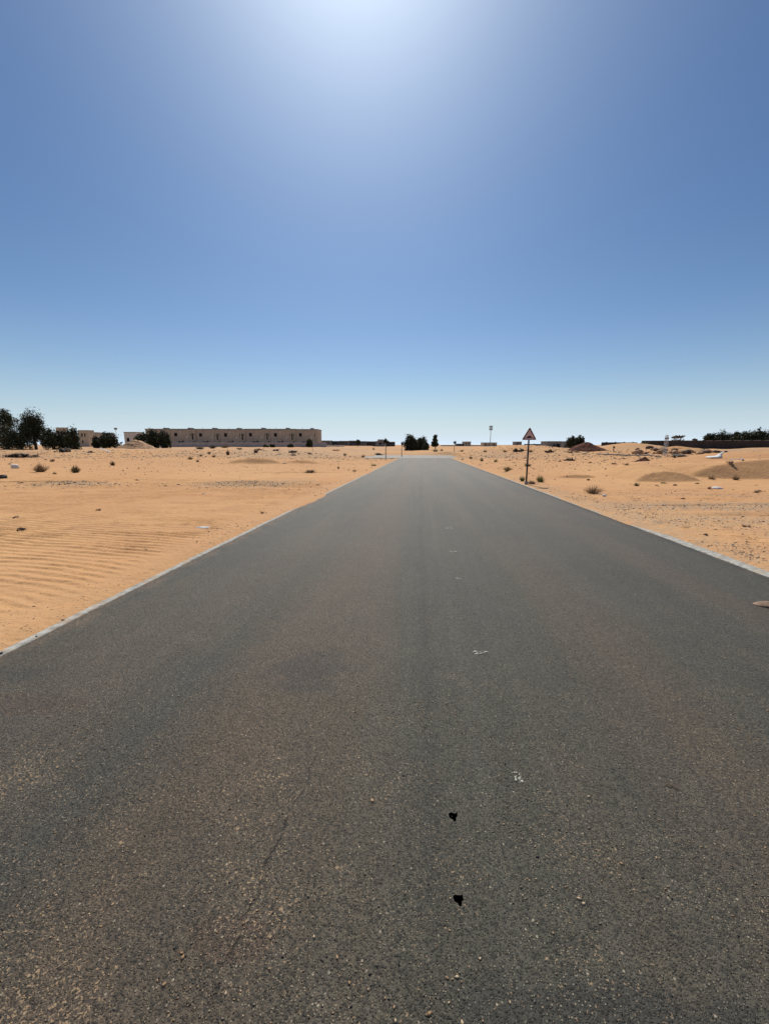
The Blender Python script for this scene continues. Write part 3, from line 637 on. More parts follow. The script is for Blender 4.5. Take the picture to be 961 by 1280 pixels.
# ------------------------------------------------------------------ buildings
def wall_holes(w, d, z0, z1, holes, rec=0.22):
    """box w x d with recessed openings cut into its front (y=0)"""
    mb = MB(); xsx = sorted({0, w} | {h[0] for h in holes} | {h[1] for h in holes}); zs = sorted({z0, z1} | {h[2] for h in holes} | {h[3] for h in holes})
    def inside(x, z): return any(h[0] < x < h[1] and h[2] < z < h[3] for h in holes)
    def quad(*p): b = len(mb.v); mb.v += list(p); mb.f.append((b, b + 1, b + 2, b + 3))
    for i in range(len(xsx) - 1):
        for j in range(len(zs) - 1):
            a, b, c, e = xsx[i], xsx[i + 1], zs[j], zs[j + 1]
            if not inside((a + b) / 2, (c + e) / 2): quad((a, 0, c), (b, 0, c), (b, 0, e), (a, 0, e))
    for (a, b, c, e) in [h[:4] for h in holes]:
        quad((a, 0, c), (a, rec, c), (b, rec, c), (b, 0, c)); quad((a, 0, e), (b, 0, e), (b, rec, e), (a, rec, e))
        quad((a, 0, c), (a, 0, e), (a, rec, e), (a, rec, c)); quad((b, 0, c), (b, rec, c), (b, rec, e), (b, 0, e))
    quad((0, 0, z0), (0, 0, z1), (0, d, z1), (0, d, z0)); quad((w, 0, z0), (w, d, z0), (w, d, z1), (w, 0, z1))
    quad((0, d, z0), (0, d, z1), (w, d, z1), (w, d, z0)); quad((0, 0, z1), (w, 0, z1), (w, d, z1), (0, d, z1)); return mb
def building(name, u0, u1, vtop, D, depth, label, wall, wins=(), cat='building', parapet=None, group=None, roof=(), vb=None, base_drop=0.6):
    """wins are rectangles in m from the left foot: (x0,x1,z0,z1)"""
    x, y, zt = bearing(u0, vtop, D); x1, y1, _ = bearing(u1, vtop, D); zb = T(x, y); w = math.hypot(x1 - x, y1 - y); H = zt - zb
    root = empty(name, (x, y, zb), YAW); tag(root, label, cat, group)
    wins = [h for h in wins if h[1] < w and h[3] < H]
    m = wall_holes(w, depth, -base_drop, H, wins); b = m; o = link('wall', bpy.data.meshes.new('wall'), None, root); o.data.from_pydata(b.v, [], b.f); o.data.materials.append(wall)
    for (a, b_, c, e) in wins:
        fr = MB(); t = min(0.07, (b_ - a) * .2)
        fr.box(a, a + t, .08, .18, c, e).box(b_ - t, b_, .08, .18, c, e).box(a + t, b_ - t, .08, .18, c, c + t).box(a + t, b_ - t, .08, .18, e - t, e)
        f = fr.build('window', M_FRAME, root); MB().box(a, b_, .13, .19, c, e).build('pane', M_GLASS, f)
    if parapet:
        MB().box(-.12, w + .12, -.14, depth + .12, H + 0.002, H + parapet).build('parapet', M_GREYR, root)
    for (a, b_, hh, mat) in roof:
        MB().box(a, b_, depth * .3, depth * .6, H + .003 + (parapet or 0), H + (parapet or 0) + hh).build('roof_tank', mat, root)
    return root, w, H
HD = 170.0; mpp = HD / 507.0
ordn = ['leftmost beige townhouse, its front hidden behind the dense dark hedge trees', 'second beige townhouse from the left, just right of the dense hedge trees', 'third beige townhouse from the left end of the row',
        'fourth of seven beige townhouses, in the middle of the row', 'third beige townhouse from the right end of the row', 'second beige townhouse from the right end, with small green trees before its wall', 'rightmost beige townhouse of the row, behind the small dark round tree']
for i in range(7):
    u0 = 181.8 + 31.2 * i; px = lambda p: p * mpp
    dv = [0, 0, .1, .2, 0.0, 0.1, 0.4][i]
    wins = [(px(4.4), px(8.2), 4.3, 5.75), (px(26.2), px(28.0), 3.0, 5.6), (px(24.0), px(24.8), 4.4, 5.5), (px(28.9), px(29.7), 4.4, 5.5), (px(8.5), px(12.4), 1.75, 2.3), (px(13.3), px(15.6), 1.6, 2.6), (px(28.2), px(29.6), 1.6, 2.4)]
    t, w_, H_ = building('townhouse', u0, u0 + (31.0 if i < 6 else 27.6), 537.3 + dv, HD + (0.0 if i % 2 else 0.35), 11, ordn[i] , M_WALL, wins, 'townhouse', 0.45, 'terrace of beige townhouses beyond the sand', [(px(17), px(20.5), .55, M_GREYR)])
    MB().box(px(22.6), px(23.7), -.16, -.003, -.5, H_).box(px(25.1), px(26.1), -.1, -.003, -.5, H_ - .4).box(px(30.0), px(30.9), -.16, -.003, -.5, H_).build('pilaster', M_WALL2, t)
    for (ax, az) in ((19.2, 3.7), (11.0, 5.9 if i % 2 else 3.9))[:1 + i % 2]: MB().box(px(ax), px(ax) + .8, -.32, -.004, az, az + .6).build('air_conditioner', M_WHITE, t)
    if i % 3 != 1: MB().tube([(px(3 + 2 * i % 7), 2, H_), (px(3 + 2 * i % 7), 2, H_ + 1.3)], .05, 5).build('aerial', M_STEEL, t)
    if i >= 4: MB().box(px(27.9), px(28.8), -.1, -.003, 2.6, H_ - .6).build('pale_panel', M_WALL2, t)
# compound wall in front of the terrace
def long_wall(name, u0, u1, vt, D, label, mat, th=0.25, cat='wall', cap=None, posts=0, D1=None):
    x0, y0, z0 = bearing(u0, vt, D); x1, y1, z1 = bearing(u1, vt, D1 or D); L = math.hypot(x1 - x0, y1 - y0); zb = min(T(x0, y0), T(x1, y1)) - 0.8
    root = empty(name, (x0, y0, zb), math.atan2(y1 - y0, x1 - x0)); tag(root, label, cat); H = z0 - zb
    MB().box(0, L, 0, th, 0, H).build('wall_face', mat, root)
    if cap: MB().box(-.05, L + .05, -.06, th + .06, H + .002, H + cap).build('coping', M_GREYR, root)
    for k in range(posts):
        xx = L * (k + .5) / posts; MB().box(xx - .2, xx + .2, -.09, -.003, 0, H + .12).build('pier', mat, root)
    return root
long_wall('compound_wall', 196, 408, 553.0, 160, 'long low grey compound wall running in front of the beige townhouses', M_CWALL, .25, 'wall', None, 12)
for k, (ua, ub, vt) in enumerate([(236.5, 239.5, 552.0), (298, 302, 552.3), (323, 329, 553.6)]): pass
building('house', 98, 110, 538.5, 190, 4, 'pale beige house just right of the low dark trees at the far left', M_WALL2, [(1.2, 1.9, 4.6, 6.2), (2.6, 3.2, 4.6, 6.2), (1.2, 1.9, 1.6, 3), (3.9, 4.5, 3.6, 5.2)], 'house', .3)
building('house', 113, 120.5, 541, 230, 4, 'small distant grey-beige house to the right of the pale beige one', M_WALL, [(1.0, 1.8, 3.8, 5.2), (2.8, 3.4, 3.8, 5.2)], 'house', .3)
building('house', 125.5, 132, 541.5, 260, 9, 'narrow distant grey house behind the dark olive bushes', M_MGREY, [(.8, 1.6, 4, 5.4)], 'house', .3)
building('house', 155, 170, 540.8, 200, 6, 'white flat-roofed house with one dark window behind the brown rubble mound', M_WHITE, [(1.1, 2.4, 2.6, 4.3), (4.4, 5.0, 3.4, 4.4)], 'house', .35)
building('house', 70, 80, 535.0, 240, 3, 'pale flat roof showing above the low dark trees at the far left', M_WALL2, [(1, 2, 5, 7)], 'house', .3)
# distant grey terrace and walls right of the townhouses
r_ = random.Random(3)
ub = [402, 414, 424, 436, 447, 458, 470, 482, 494]
for i in range(8):
    tops = [551.4, 552.0, 551.8, 551.5, 552.2, 552.4, 552.0, 552.9][i]
    wins = [(1.5 + 2.1 * k, 2.4 + 2.1 * k, 1.9, 3.3) for k in range(3)]
    building('distant_house', ub[i], ub[i + 1] - .3, tops, 330 + 6 * (i % 3), 10, ['grey distant house touching the right end of the townhouse row', 'second distant grey house right of the townhouse row', 'third distant grey house right of the townhouse row', 'fourth distant grey house, left of the small round far tree', 'distant grey house directly behind the small round far tree',
             'distant grey house left of the thin staked tree', 'distant grey house behind the left staked young tree', 'last low grey distant house before the slim staked tree'][i], [M_MGREY, M_DGREY][i % 2], wins, 'house', .5, 'distant grey houses along the horizon')
long_wall('site_wall', 407, 430, 556.4, 190, 'low whitish wall at the right end of the grey compound wall', M_WHITE, .3, 'wall', None, 3)
building('shed', 472, 479, 549.6, 300, 6, 'small dark raised shed left of the round staked tree top', M_MGREY, [(1, 3, 1.5, 3)], 'shed', .2)
building('low_building', 571, 580, 554.6, 300, 8, 'very low dark building left of the small pale one near the horizon', M_DGREY, [], 'building')
building('low_building', 580, 588.5, 552.4, 300, 8, 'small pale flat building on the horizon right of the road end', M_WALL2, [(1, 1.8, 1.4, 2.6), (3, 3.8, 1.4, 2.6)], 'building', .3)
building('low_building', 604, 621, 553.4, 290, 8, 'pale low building at the foot of the floodlight mast', M_WALL2, [(1, 2, .8, 2.0), (4, 5, .8, 2.0), (7, 8, .8, 2.0)], 'building', .2)
building('low_building', 644.5, 652, 552.3, 240, 6, 'small grey flat hut on the sand crest left of the warning sign', M_MGREY, [(.8, 1.6, 1.4, 2.2)], 'hut', .15)
b, w_, H_ = building('site_cabin', 684, 701.5, 552.0, 120, 5, 'dark grey boxy site cabin between the warning sign and the round dark tree', M_MGREY, [(1.7, 2.4, .6, 1.3), (2.6, 3.8, .4, 1.5)], 'cabin', .12)
building('site_cabin', 704.5, 709.5, 552.0, 130, 4, 'small grey cabin tucked against the left of the round dark tree', M_MGREY, [(.4, .9, .5, 1.1)], 'cabin', .1)
long_wall('boundary_wall', 802, 985, 551.4, 112, 'long dark boundary wall under the dark trees on the right', M_DWALL, .3, 'wall', .12, 16, 95)
long_wall('boundary_wall', 551, 604, 556.6, 320, 'far dark wall along the horizon beyond the road end', M_DGREY, .3, 'wall', None, 6)
long_wall('boundary_wall', 655, 705, 555.0, 150, 'low dark grey wall behind the warning sign and site cabin', M_DGREY, .3, 'wall', None, 6)
long_wall('boundary_wall', 752, 796, 552.9, 110, 'thin dark wall top seen over the sand bank on the right', M_DWALL, .3, 'wall', None, 4)

# ------------------------------------------------------------------ trees
tree('tree', -6, 519, 50, 84, 'broad dark tree cut by the left picture edge', shape='bush', seed=1, n=3800)
tree('tree', 11, 508.5, 27, 88, 'open feathery dark tree with spread crown, leftmost tall one', shape='round', seed=2, n=1500, trunk_frac=.42)
tree('tree', 45, 510, 34, 82, 'tallest dense dark round-headed tree at the far left', shape='round', seed=3, n=4200, trunk_frac=.08)
tree('tree', 27, 522, 44, 80, 'dark bushy tree filling the gap between the two tallest left trees', shape='bush', seed=4, n=3400)
tree('tree', 66, 531, 26, 80, 'low dark tree just right of the tallest left tree', shape='bush', seed=5, n=2200)
tree('tree', 79, 535, 25, 82, 'lowest dark tree in the middle of the low left clump', shape='bush', seed=6, n=1800)
tree('tree', 92, 531, 21, 80, 'dark rounded tree at the right end of the low left clump', shape='bush', seed=7, n=2200)
tree('tree', 121, 545, 14, 110, 'low dark olive bushy tree in front of the small grey house', shape='bush', seed=8, n=1500)
tree('tree', 137, 539, 26, 110, 'dark olive spreading tree left of the brown rubble mound', shape='bush', seed=9, n=2800)
tree('tree', 179, 538, 20, 115, 'dark conical leafy tree right of the white flat-roofed house', shape='bush', seed=10, n=2400)
tree('tree', 192, 536, 18, 113, 'dense dark upright tree in the middle of the hedge clump', shape='bush', seed=11, n=2800)
tree('tree', 205, 536, 17, 112, 'dense dark upright tree ending the hedge clump by the townhouses', shape='bush', seed=12, n=2800)
tree('tree', 387, 548, 8.5, 120, 'small dark round tree before the rightmost townhouse', shape='bush', seed=13, n=900)
tree('tree', 332.5, 555.5, 8, 130, 'low green tree left of two in front of the compound wall', shape='bush', mat=M_LEAFG, seed=14, n=600)
tree('tree', 340.5, 554.5, 7, 130, 'low dark green tree right of two in front of the compound wall', shape='bush', seed=15, n=600)
tree('tree', 363, 554.5, 9, 130, 'low dark bush tree left of the small round tree by the wall', shape='bush', seed=16, n=700)
tree('tree', 447, 549.5, 6, 200, 'small round far tree above the distant grey houses', shape='round', seed=17, n=500)
tree('tree', 482.6, 548.2, 8.5, 57, 'young staked tree with round dark crown left of the road end', shape='round', trunk_frac=.70, seed=18, n=700, thin_trunk=True, leaf=.10)
tree('tree', 502.4, 552.0, 4.2, 70, 'slim staked sapling with tiny dark crown beside the cross road', shape='round', trunk_frac=.72, seed=19, n=300, thin_trunk=True, leaf=.10)
tree('tree', 513, 543, 21, 120, 'broad leafy tree, left half of the clump at the road end', shape='bush', seed=20, n=2600)
tree('tree', 525, 544.5, 22, 118, 'broad leafy tree, right half of the clump at the road end', shape='bush', seed=21, n=2600)
tree('tree', 532, 551, 9, 112, 'low dark tree at the right foot of the road end clump', shape='bush', seed=27, n=700)
tree('tree', 544, 542.8, 11, 118, 'tall slim leaning tree right of the road end clump', shape='tall', seed=22, n=1300, trunk_frac=.2)
tree('tree', 568, 551, 5.5, 90, 'small staked tree on thin trunk right of the road end', shape='round', trunk_frac=.68, seed=23, n=400, thin_trunk=True, leaf=.10)
tree('tree', 713.5, 544.5, 15, 105, 'dense black-green round tree, left half of the pair by the soil mound', shape='bush', seed=24, n=2200)
tree('tree', 723.5, 544.2, 15, 105, 'dense black-green round tree, right half of the pair by the soil mound', shape='bush', seed=25, n=2200)
tree('bare_tree', 846, 543.5, 15, 125, 'thin half-bare greyish tree above the dark boundary wall', shape='umbrella', seed=26, n=500, mat=M_DARKTW)
tree('bare_tree', 867, 548, 7, 130, 'tiny bare tree above the boundary wall, right of the half-bare one', shape='umbrella', seed=30, n=200, mat=M_DARKTW)
for i, (u, vt, wp, lb) in enumerate([(885, 541.5, 12, 'dark tree at the left end of the row behind the boundary wall'), (899, 537, 18, 'dark peaked tree, second from left behind the boundary wall'), (913, 540, 17, 'lower dark tree, third from left behind the boundary wall'),
        (928, 537, 20, 'dark tree, fourth from left behind the boundary wall'), (943, 535, 20, 'tallest dark tree of the row behind the boundary wall'), (959, 534.5, 22, 'dark tree cut by the right picture edge behind the boundary wall'), (976, 536, 20, 'dark tree just outside the right picture edge behind the wall')]):
    if i < 6: tree('tree', u, vt - .5, wp * 1.4, 118 if i < 3 else 106, lb, shape='bush', seed=40 + i, n=3000)
tree('tree', 804, 552, 13, 92, 'green bush tree growing on the sand bank beside the dark wall', shape='bush', seed=50, n=900, mat=M_LEAFG)

# ------------------------------------------------------------------ warning sign
sx, sy = 4.40, 17.3; sz = T(sx, sy)
sign = empty('warning_sign', (sx, sy, sz), YAW * 0.4); tag(sign, 'red-bordered triangular speed hump warning sign on a dark post by the right kerb', 'road sign')
MB().tube([(0, 0, -0.4), (0.0, 0, 1.84)], 0.034, 12).build('post', M_STEEL, sign, True)
MB().tube([(0, 0, 0.02), (0, 0, 0.13)], [0.075, 0.06], 12).build('footing', M_KERB, sign)
def rtri(s, r, zc):
    """rounded triangle, side s, corner radius r"""
    hh = s * 3 ** .5 / 2; cs = [(-s / 2, zc - hh / 3, 210), (s / 2, zc - hh / 3, 330), (0, zc + hh * 2 / 3, 90)]; out = []
    for (x, z, a) in cs:
        cx = x - 2 * r * math.cos(R(a)); cz = z - 2 * r * math.sin(R(a))
        for k in range(7): t = R(a - 60 + 20 * k); out.append((cx + r * math.cos(t), cz + r * math.sin(t)))
    return out
zc = 2.02
MB().prism(rtri(0.60, .03, zc), -.052, -.048).build('backing_plate', M_GALV, sign)
face = MB().prism(rtri(0.435, .018, zc - .002), -.0595, -.0575).build('face', M_SIGNW, sign)
o_, i_ = rtri(0.60, .03, zc), rtri(0.425, .016, zc - .002); mb = MB(); n = len(o_)
for (yy) in (-.0575, -.0525): mb.v += [(p[0], yy, p[1]) for p in o_] + [(p[0], yy, p[1]) for p in i_]
for k in range(n):
    q = (k + 1) % n; mb.f += [(k, q, n + q, n + k), (2 * n + k, 3 * n + k, 3 * n + q, 2 * n + q), (k, 2 * n + k, 2 * n + q, q), (n + k, n + q, 3 * n + q, 3 * n + k)]
mb.build('border', M_RED, sign)
hump = [(-.14, zc - .095), (.14, zc - .095), (.14, zc - .072)] + [(.095 * math.cos(t) , zc - .074 + .062 * math.sin(t)) for t in np.linspace(0, math.pi, 12)] + [(-.14, zc - .072)]
MB().prism(hump, -.0625, -.0600).build('hump_symbol', M_BLACK, face)
for zz in (zc - .12, zc + .10): MB().box(-.06, .06, -.046, .05, zz - .016, zz + .016).build('clamp', M_GALV, sign)

# floodlight mast
x, y, _ = bearing(612.4, 556, 260); zb = T(x, y); _, _, zt = bearing(612.4, 532, 260)
mast = empty('floodlight_mast', (x, y, zb), YAW); tag(mast, 'tall thin floodlight mast with a boxy lamp cluster on the horizon', 'light mast'); H = zt - zb
MB().tube([(0, 0, -.5), (0, 0, H - .3)], [.24, .13], 10).build('mast_pole', M_GALV, mast)
for k, zz in enumerate((H - 2.5, H - 1.5, H - .5)):
    MB().box(-1.15, 1.15, -.06, .06, zz - .05, zz + .05).build('crossarm', M_GALV, mast)
    for xx in (-.85, -.28, .28, .85): MB().box(xx - .24, xx + .24, -.35, -.07, zz - .36, zz + .36).build('floodlight', M_MGREY, mast)
x, y, _ = bearing(147, 556, 240); zb = T(x, y); _, _, zt = bearing(147, 534.5, 240)
mast = empty('floodlight_mast', (x, y, zb), YAW); tag(mast, 'short thin lamp mast with round head above the olive tree on the left', 'light mast'); H = zt - zb
MB().tube([(0, 0, -.5), (0, 0, H - .3)], [.16, .09], 8).build('mast_pole', M_GALV, mast)
MB().tube([(0, 0, H - 1.3), (0, 0, H - .9), (0, 0, H - .3), (0, 0, H)], [.5, .85, .85, .3], 10).build('lamp_head', M_MGREY, mast)
# lattice mast standing among the rubble on the right
x, y, _ = bearing(832, 556, 48); zb = T(x, y); _, _, zt = bearing(832, 543.8, 48); H = zt - zb
lm = empty('lattice_mast', (x, y, zb), YAW); tag(lm, 'narrow pale metal lattice mast standing in the rubble on the right', 'mast')
def hw(z): return .19 - .09 * z / H
for sx_ in (-1, 1):
    for sy_ in (-1, 1): MB().tube([(sx_ * hw(0), sy_ * hw(0), -.2), (sx_ * hw(H), sy_ * hw(H), H)], .022, 5).build('leg', M_SHEET, lm)
br = MB(); nz = 9
for k in range(nz):
    z0, z1 = H * k / nz, H * (k + 1) / nz; a, b = hw(z0), hw(z1); s = 1 if k % 2 else -1
    for sy_ in (-1, 1): br.tube([(-s * a, sy_ * a, z0), (s * b, sy_ * b, z1)], .013, 4); br.tube([(-b, sy_ * b, z1), (b, sy_ * b, z1)], .013, 4)
    for sx_ in (-1, 1): br.tube([(sx_ * a, -s * a, z0), (sx_ * b, s * b, z1)], .013, 4); br.tube([(sx_ * b, -b, z1), (sx_ * b, b, z1)], .013, 4)
br.build('bracing', M_SHEET, lm)
MB().box(-.17, .17, -.12, .12, H * .80, H * .88).build('junction_box', M_MGREY, lm)

# thin posts
for (u, vt, D, lb, nm) in [(390.6, 556.5, 74, 'thin dark stake beside the small dark round tree', 'stake'), (767.2, 558.0, 56, 'short dark post with square head before the sand bank on the right', 'marker_post'), (481.8, 560, 56.6, 'wooden stake tied to the young round-crowned tree', 'stake'), (501.9, 560, 69.6, 'wooden stake tied to the slim sapling', 'stake'), (567.6, 558, 89.5, 'wooden stake tied to the small tree right of the road end', 'stake')]:
    x, y, _ = bearing(u, 556, D); zb = T(x, y); zt = bearing(u, vt, D)[2]
    p = empty(nm, (x, y, zb), YAW); tag(p, lb, 'post'); MB().tube([(0, 0, -.2), (0.0, 0, zt - zb)], .035 if nm == 'stake' else .05, 6).build('shaft', M_WOOD if nm == 'stake' else M_STEEL, p)
    if nm == 'marker_post': MB().box(-.13, .13, -.04, -.002, zt - zb - .24, zt - zb + .02).build('plate', M_STEEL, p)
building_done = True

# ------------------------------------------------------------------ mounds of soil and rubble (their own irregular height fields)
def mound(name, u, D, W, H, dep, label, mat, seed, sink=.15, skew=0.0):
    x, y, _ = bearing(u, 556, D); z = T(x, y); n = 46; a = np.linspace(-1, 1, n); X, Y = np.meshgrid(a, a); r2 = np.clip(1 - np.sqrt((X - skew * (1 - X * X)) ** 2 + Y ** 2), 0, 1)
    Z = H * (r2 ** .85) * (1.0 + 0.5 * fbm(X * 3 + seed, Y * 3, 4)) * 1.15 + 0.22 * H * fbm(X * 9 + seed, Y * 9, 3) * (r2 > 0) - sink
    i = np.arange(n * n).reshape(n, n); F = np.stack([i[:-1, :-1], i[:-1, 1:], i[1:, 1:], i[1:, :-1]], -1).reshape(-1, 4)
    o = mesh_np(name, np.stack([X * W / 2, Y * dep / 2, Z], -1).reshape(-1, 3), F, mat); o.location = (x, y, z); o.rotation_euler = (0, 0, YAW); return tag(o, label, 'mound')
mound('dark_mound', 736, 62, 6.6, 1.35, 5, 'dark reddish brown soil mound right of the round dark trees', M_SOILB, 3, .1, -.2)
mound('rubble_mound', 170, 92, 9.5, 1.9, 6, 'brown rubble and earth mound before the white flat-roofed house', M_RUB, 8)
mound('rubble_mound', 850, 61, 14, .8, 5, 'broken tan rubble bank below the right boundary wall', M_SAND, 12)
mound('dark_mound', 803, 30.5, 1.5, .36, .9, 'small dark brown mound on the flank of the right dune', M_SOILB, 21, .05, .4)  # dark patch on the dune flank, given a mound's shape

# ------------------------------------------------------------------ shrubs (u, v of the foot, width, height)
SH = [
 (652.5, 601.5, 8, 8, 'green leafy shrub left of the warning sign post', M_LEAFO, M_LEAFG), (675, 602.5, 12, 9.5, 'bright green shrub right of the warning sign post', M_LEAFO, M_LEAFO),
 (664, 605, 12, 6, 'dry brown low shrub at the foot of the warning sign', M_DRY, M_DRY), (741, 617, 24, 13, 'wispy dry straw-coloured shrub near the white pebble on the right', M_DRY, M_DRY),
 (634, 588.5, 16, 6, 'long low brown shrub left of the warning sign', M_DRY, M_LEAFO), (659, 583, 12, 5, 'dark low shrub directly behind the warning sign post', M_DARKTW, M_LEAFO),
 (602, 576.5, 6, 5, 'small green tuft beside the far right road edge', M_LEAFO, M_LEAFG), (619.5, 577.5, 6, 4.5, 'small green tuft on open sand left of the long brown shrub', M_LEAFO, M_LEAFG),
 (588, 573.5, 6, 4, 'small dark tuft at the far right road edge near the junction', M_DARKTW, M_LEAFO), (631, 565, 7, 3.5, 'dark low tuft on the distant sand left of the sign top', M_DARKTW, M_LEAFO),
 (663, 565, 7, 3.5, 'dark low tuft far behind, right of the sign post', M_DARKTW, M_LEAFO), (606, 565, 6, 3, 'dark tuft under the floodlight mast', M_DARKTW, M_LEAFO),
 (577, 564.5, 7, 3, 'dark tuft right of the small staked tree', M_DARKTW, M_LEAFO), (544, 564.5, 9, 4, 'dark brush on the sand just beyond the cross road', M_DARKTW, M_LEAFO), (552, 563.5, 5, 3, 'small dark tuft right of the brush beyond the cross road', M_DARKTW, M_LEAFO),
 (795, 607.5, 7, 6, 'sparse dark twig tuft left of the near shaded dune face', M_DARKTW, M_LEAFO), (783, 581.5, 9, 3, 'flat brown tuft in the sand hollow left of the small dark mound', M_DRY, M_DARKTW), (767, 580.5, 9, 3.4, 'flat brown tuft in front of the marker post', M_DRY, M_DARKTW), (737, 579, 7, 2.5, 'thin brown tuft below the dark soil mound', M_DRY, M_DARKTW),
 (829, 604.5, 9, 3, 'olive tuft at the base of the near shaded dune face', M_LEAFO, M_LEAFO), (889, 599, 9, 5, 'dry tuft between the two right dunes', M_DRY, M_DRY), (919, 600, 9, 7, 'twiggy tuft at the base of the large right dune', M_DARKTW, M_DRY),
 (871, 605, 6, 3, 'tiny olive tuft right of the near shaded dune face', M_LEAFO, M_LEAFO), (886, 611.5, 6, 4.5, 'dry brown tuft touching the white rock on the right', M_DRY, M_DRY), (945, 616, 9, 4, 'low dry tuft near the right picture edge', M_DRY, M_DRY),
 (51.5, 590, 19, 13, 'rounded brown dry shrub on the left sand', M_DRY, M_DARKTW), (95, 591, 11, 11, 'small grey-green wispy shrub right of the rounded brown one', M_DARKTW, M_LEAFO), (141.5, 582, 7, 7, 'dark twig tuft midway along the left sand', M_DARKTW, M_DARKTW),
 (66, 577, 7, 4, 'tiny dark tuft above the rounded brown shrub', M_DARKTW, M_DARKTW), (69, 593, 6, 4, 'tiny dark tuft right below the rounded brown shrub', M_DARKTW, M_LEAFO),
 (238, 574.5, 8, 5, 'brown tuft on the sand below the plank, left of the shaded dune', M_DRY, M_LEAFO), (247, 577.5, 5, 4, 'small brown tuft nearest the shaded left dune', M_DARKTW, M_DRY), (251.5, 570.5, 5, 4, 'brown tuft before the third townhouse', M_DRY, M_DRY), (267.5, 571.5, 6, 4.5, 'brown tuft before the gap of the third and fourth townhouses', M_DARKTW, M_DRY),
 (285, 569, 6, 8, 'taller dark bush before the fourth townhouse', M_DARKTW, M_DARKTW), (261.5, 567, 6, 3.5, 'low brown tuft left of the taller dark bush', M_DRY, M_DRY),
 (250, 561.5, 14, 4.5, 'dark green low shrub at the foot of the compound wall, leftmost', M_DARKTW, M_LEAFG), (266, 560.5, 11, 5, 'dark shrub at the foot of the compound wall, second from left', M_DARKTW, M_LEAF), (281, 560, 12, 4.5, 'olive shrub at the foot of the compound wall, third from left', M_DARKTW, M_LEAFO),
 (431, 569.5, 6, 4, 'small olive tuft in front of the whitish low wall', M_DARKTW, M_LEAFO), (454, 572, 5, 4, 'small round near-black tuft left of the staked young tree', M_DARKTW, M_DARKTW), (467, 582.5, 10, 3.2, 'low olive tuft beside the left kerb near the far end', M_LEAFO, M_LEAFO), (443, 589.5, 8, 3, 'low brown tuft beside the left kerb', M_DRY, M_LEAFO),
 (423, 586, 4, 4, 'tiny upright twig tuft left of the kerbside brown tuft', M_DARKTW, M_DARKTW), (467, 562, 4, 3.5, 'tiny dark tuft before the distant grey houses', M_DARKTW, M_LEAFO), (388, 591, 16, 4.5, 'flat dark twig clump on the sand left of the road', M_DARKTW, M_DARKTW),
 (320, 566, 7, 6, 'dark bush before the fifth townhouse', M_DARKTW, M_DARKTW), (300, 562, 10, 3.5, 'low olive shrub before the fourth townhouse wall', M_DARKTW, M_LEAFO),
]
for i, (u, v, wp, hp, lb, ms, ml) in enumerate(SH):
    shrub('shrub', u, v, wp, hp, lb, ms, ml, 'shrub', None, i)

# ------------------------------------------------------------------ heaps, stones, litter
HP = [
 (28, 571.5, 48, 6, 'long black heap of branches and rubble on the far left sand', M_HEAP, 22), (82, 565, 15, 6, 'black heap below the low dark trees on the left', M_HEAP, 10), (173, 557, 14, 4, 'dark brown slab heap on the rubble mound', M_HEAP, 8),
 (366, 566, 12, 4, 'dark rubble pieces before the second townhouse from the right', M_HEAP, 9), (387, 568, 6, 3, 'small reddish dark lump at the foot of the thin stake', M_HEAP, 5), (366, 569.5, 9, 2.5, 'thin dark debris streak below the rubble pieces', M_HEAP, 6),
 (472, 569.5, 14, 4, 'broken branches left of the staked young tree', M_WOOD, 8), (648, 564.5, 18, 4.5, 'dark debris strip on the sand crest behind the sign', M_HEAP, 12), (687, 565.5, 13, 4, 'dark rubble below the site cabin', M_HEAP, 10), (716, 566, 20, 3, 'grey rubble row left of the dark soil mound', M_RUB, 12),
 (112, 566, 10, 3, 'low dark debris between the black heap and the white plank', M_HEAP, 7), (711, 576, 16, 4, 'row of dark clods on the sand right of the sign', M_HEAP, 10), (911, 579, 9, 3, 'brown timber scraps beside the grey beam on the right dune', M_WOOD, 7),
 (846, 572, 20, 3.5, 'dark scrap around the foot of the lattice mast', M_HEAP, 10), (324, 563, 9, 3.5, 'dark lump pile beside the green low tree', M_HEAP, 6), (345, 563.5, 8, 3, 'small dark rubble before the third townhouse from the right', M_HEAP, 6), (420, 563.5, 12, 2.5, 'grey rubble strip below the whitish low wall', M_RUB, 8)]
for i, (u, v, wp, hp, lb, m, n) in enumerate(HP): heap('debris_heap', u, v, wp, hp, lb, m, 'debris', None, i, n)
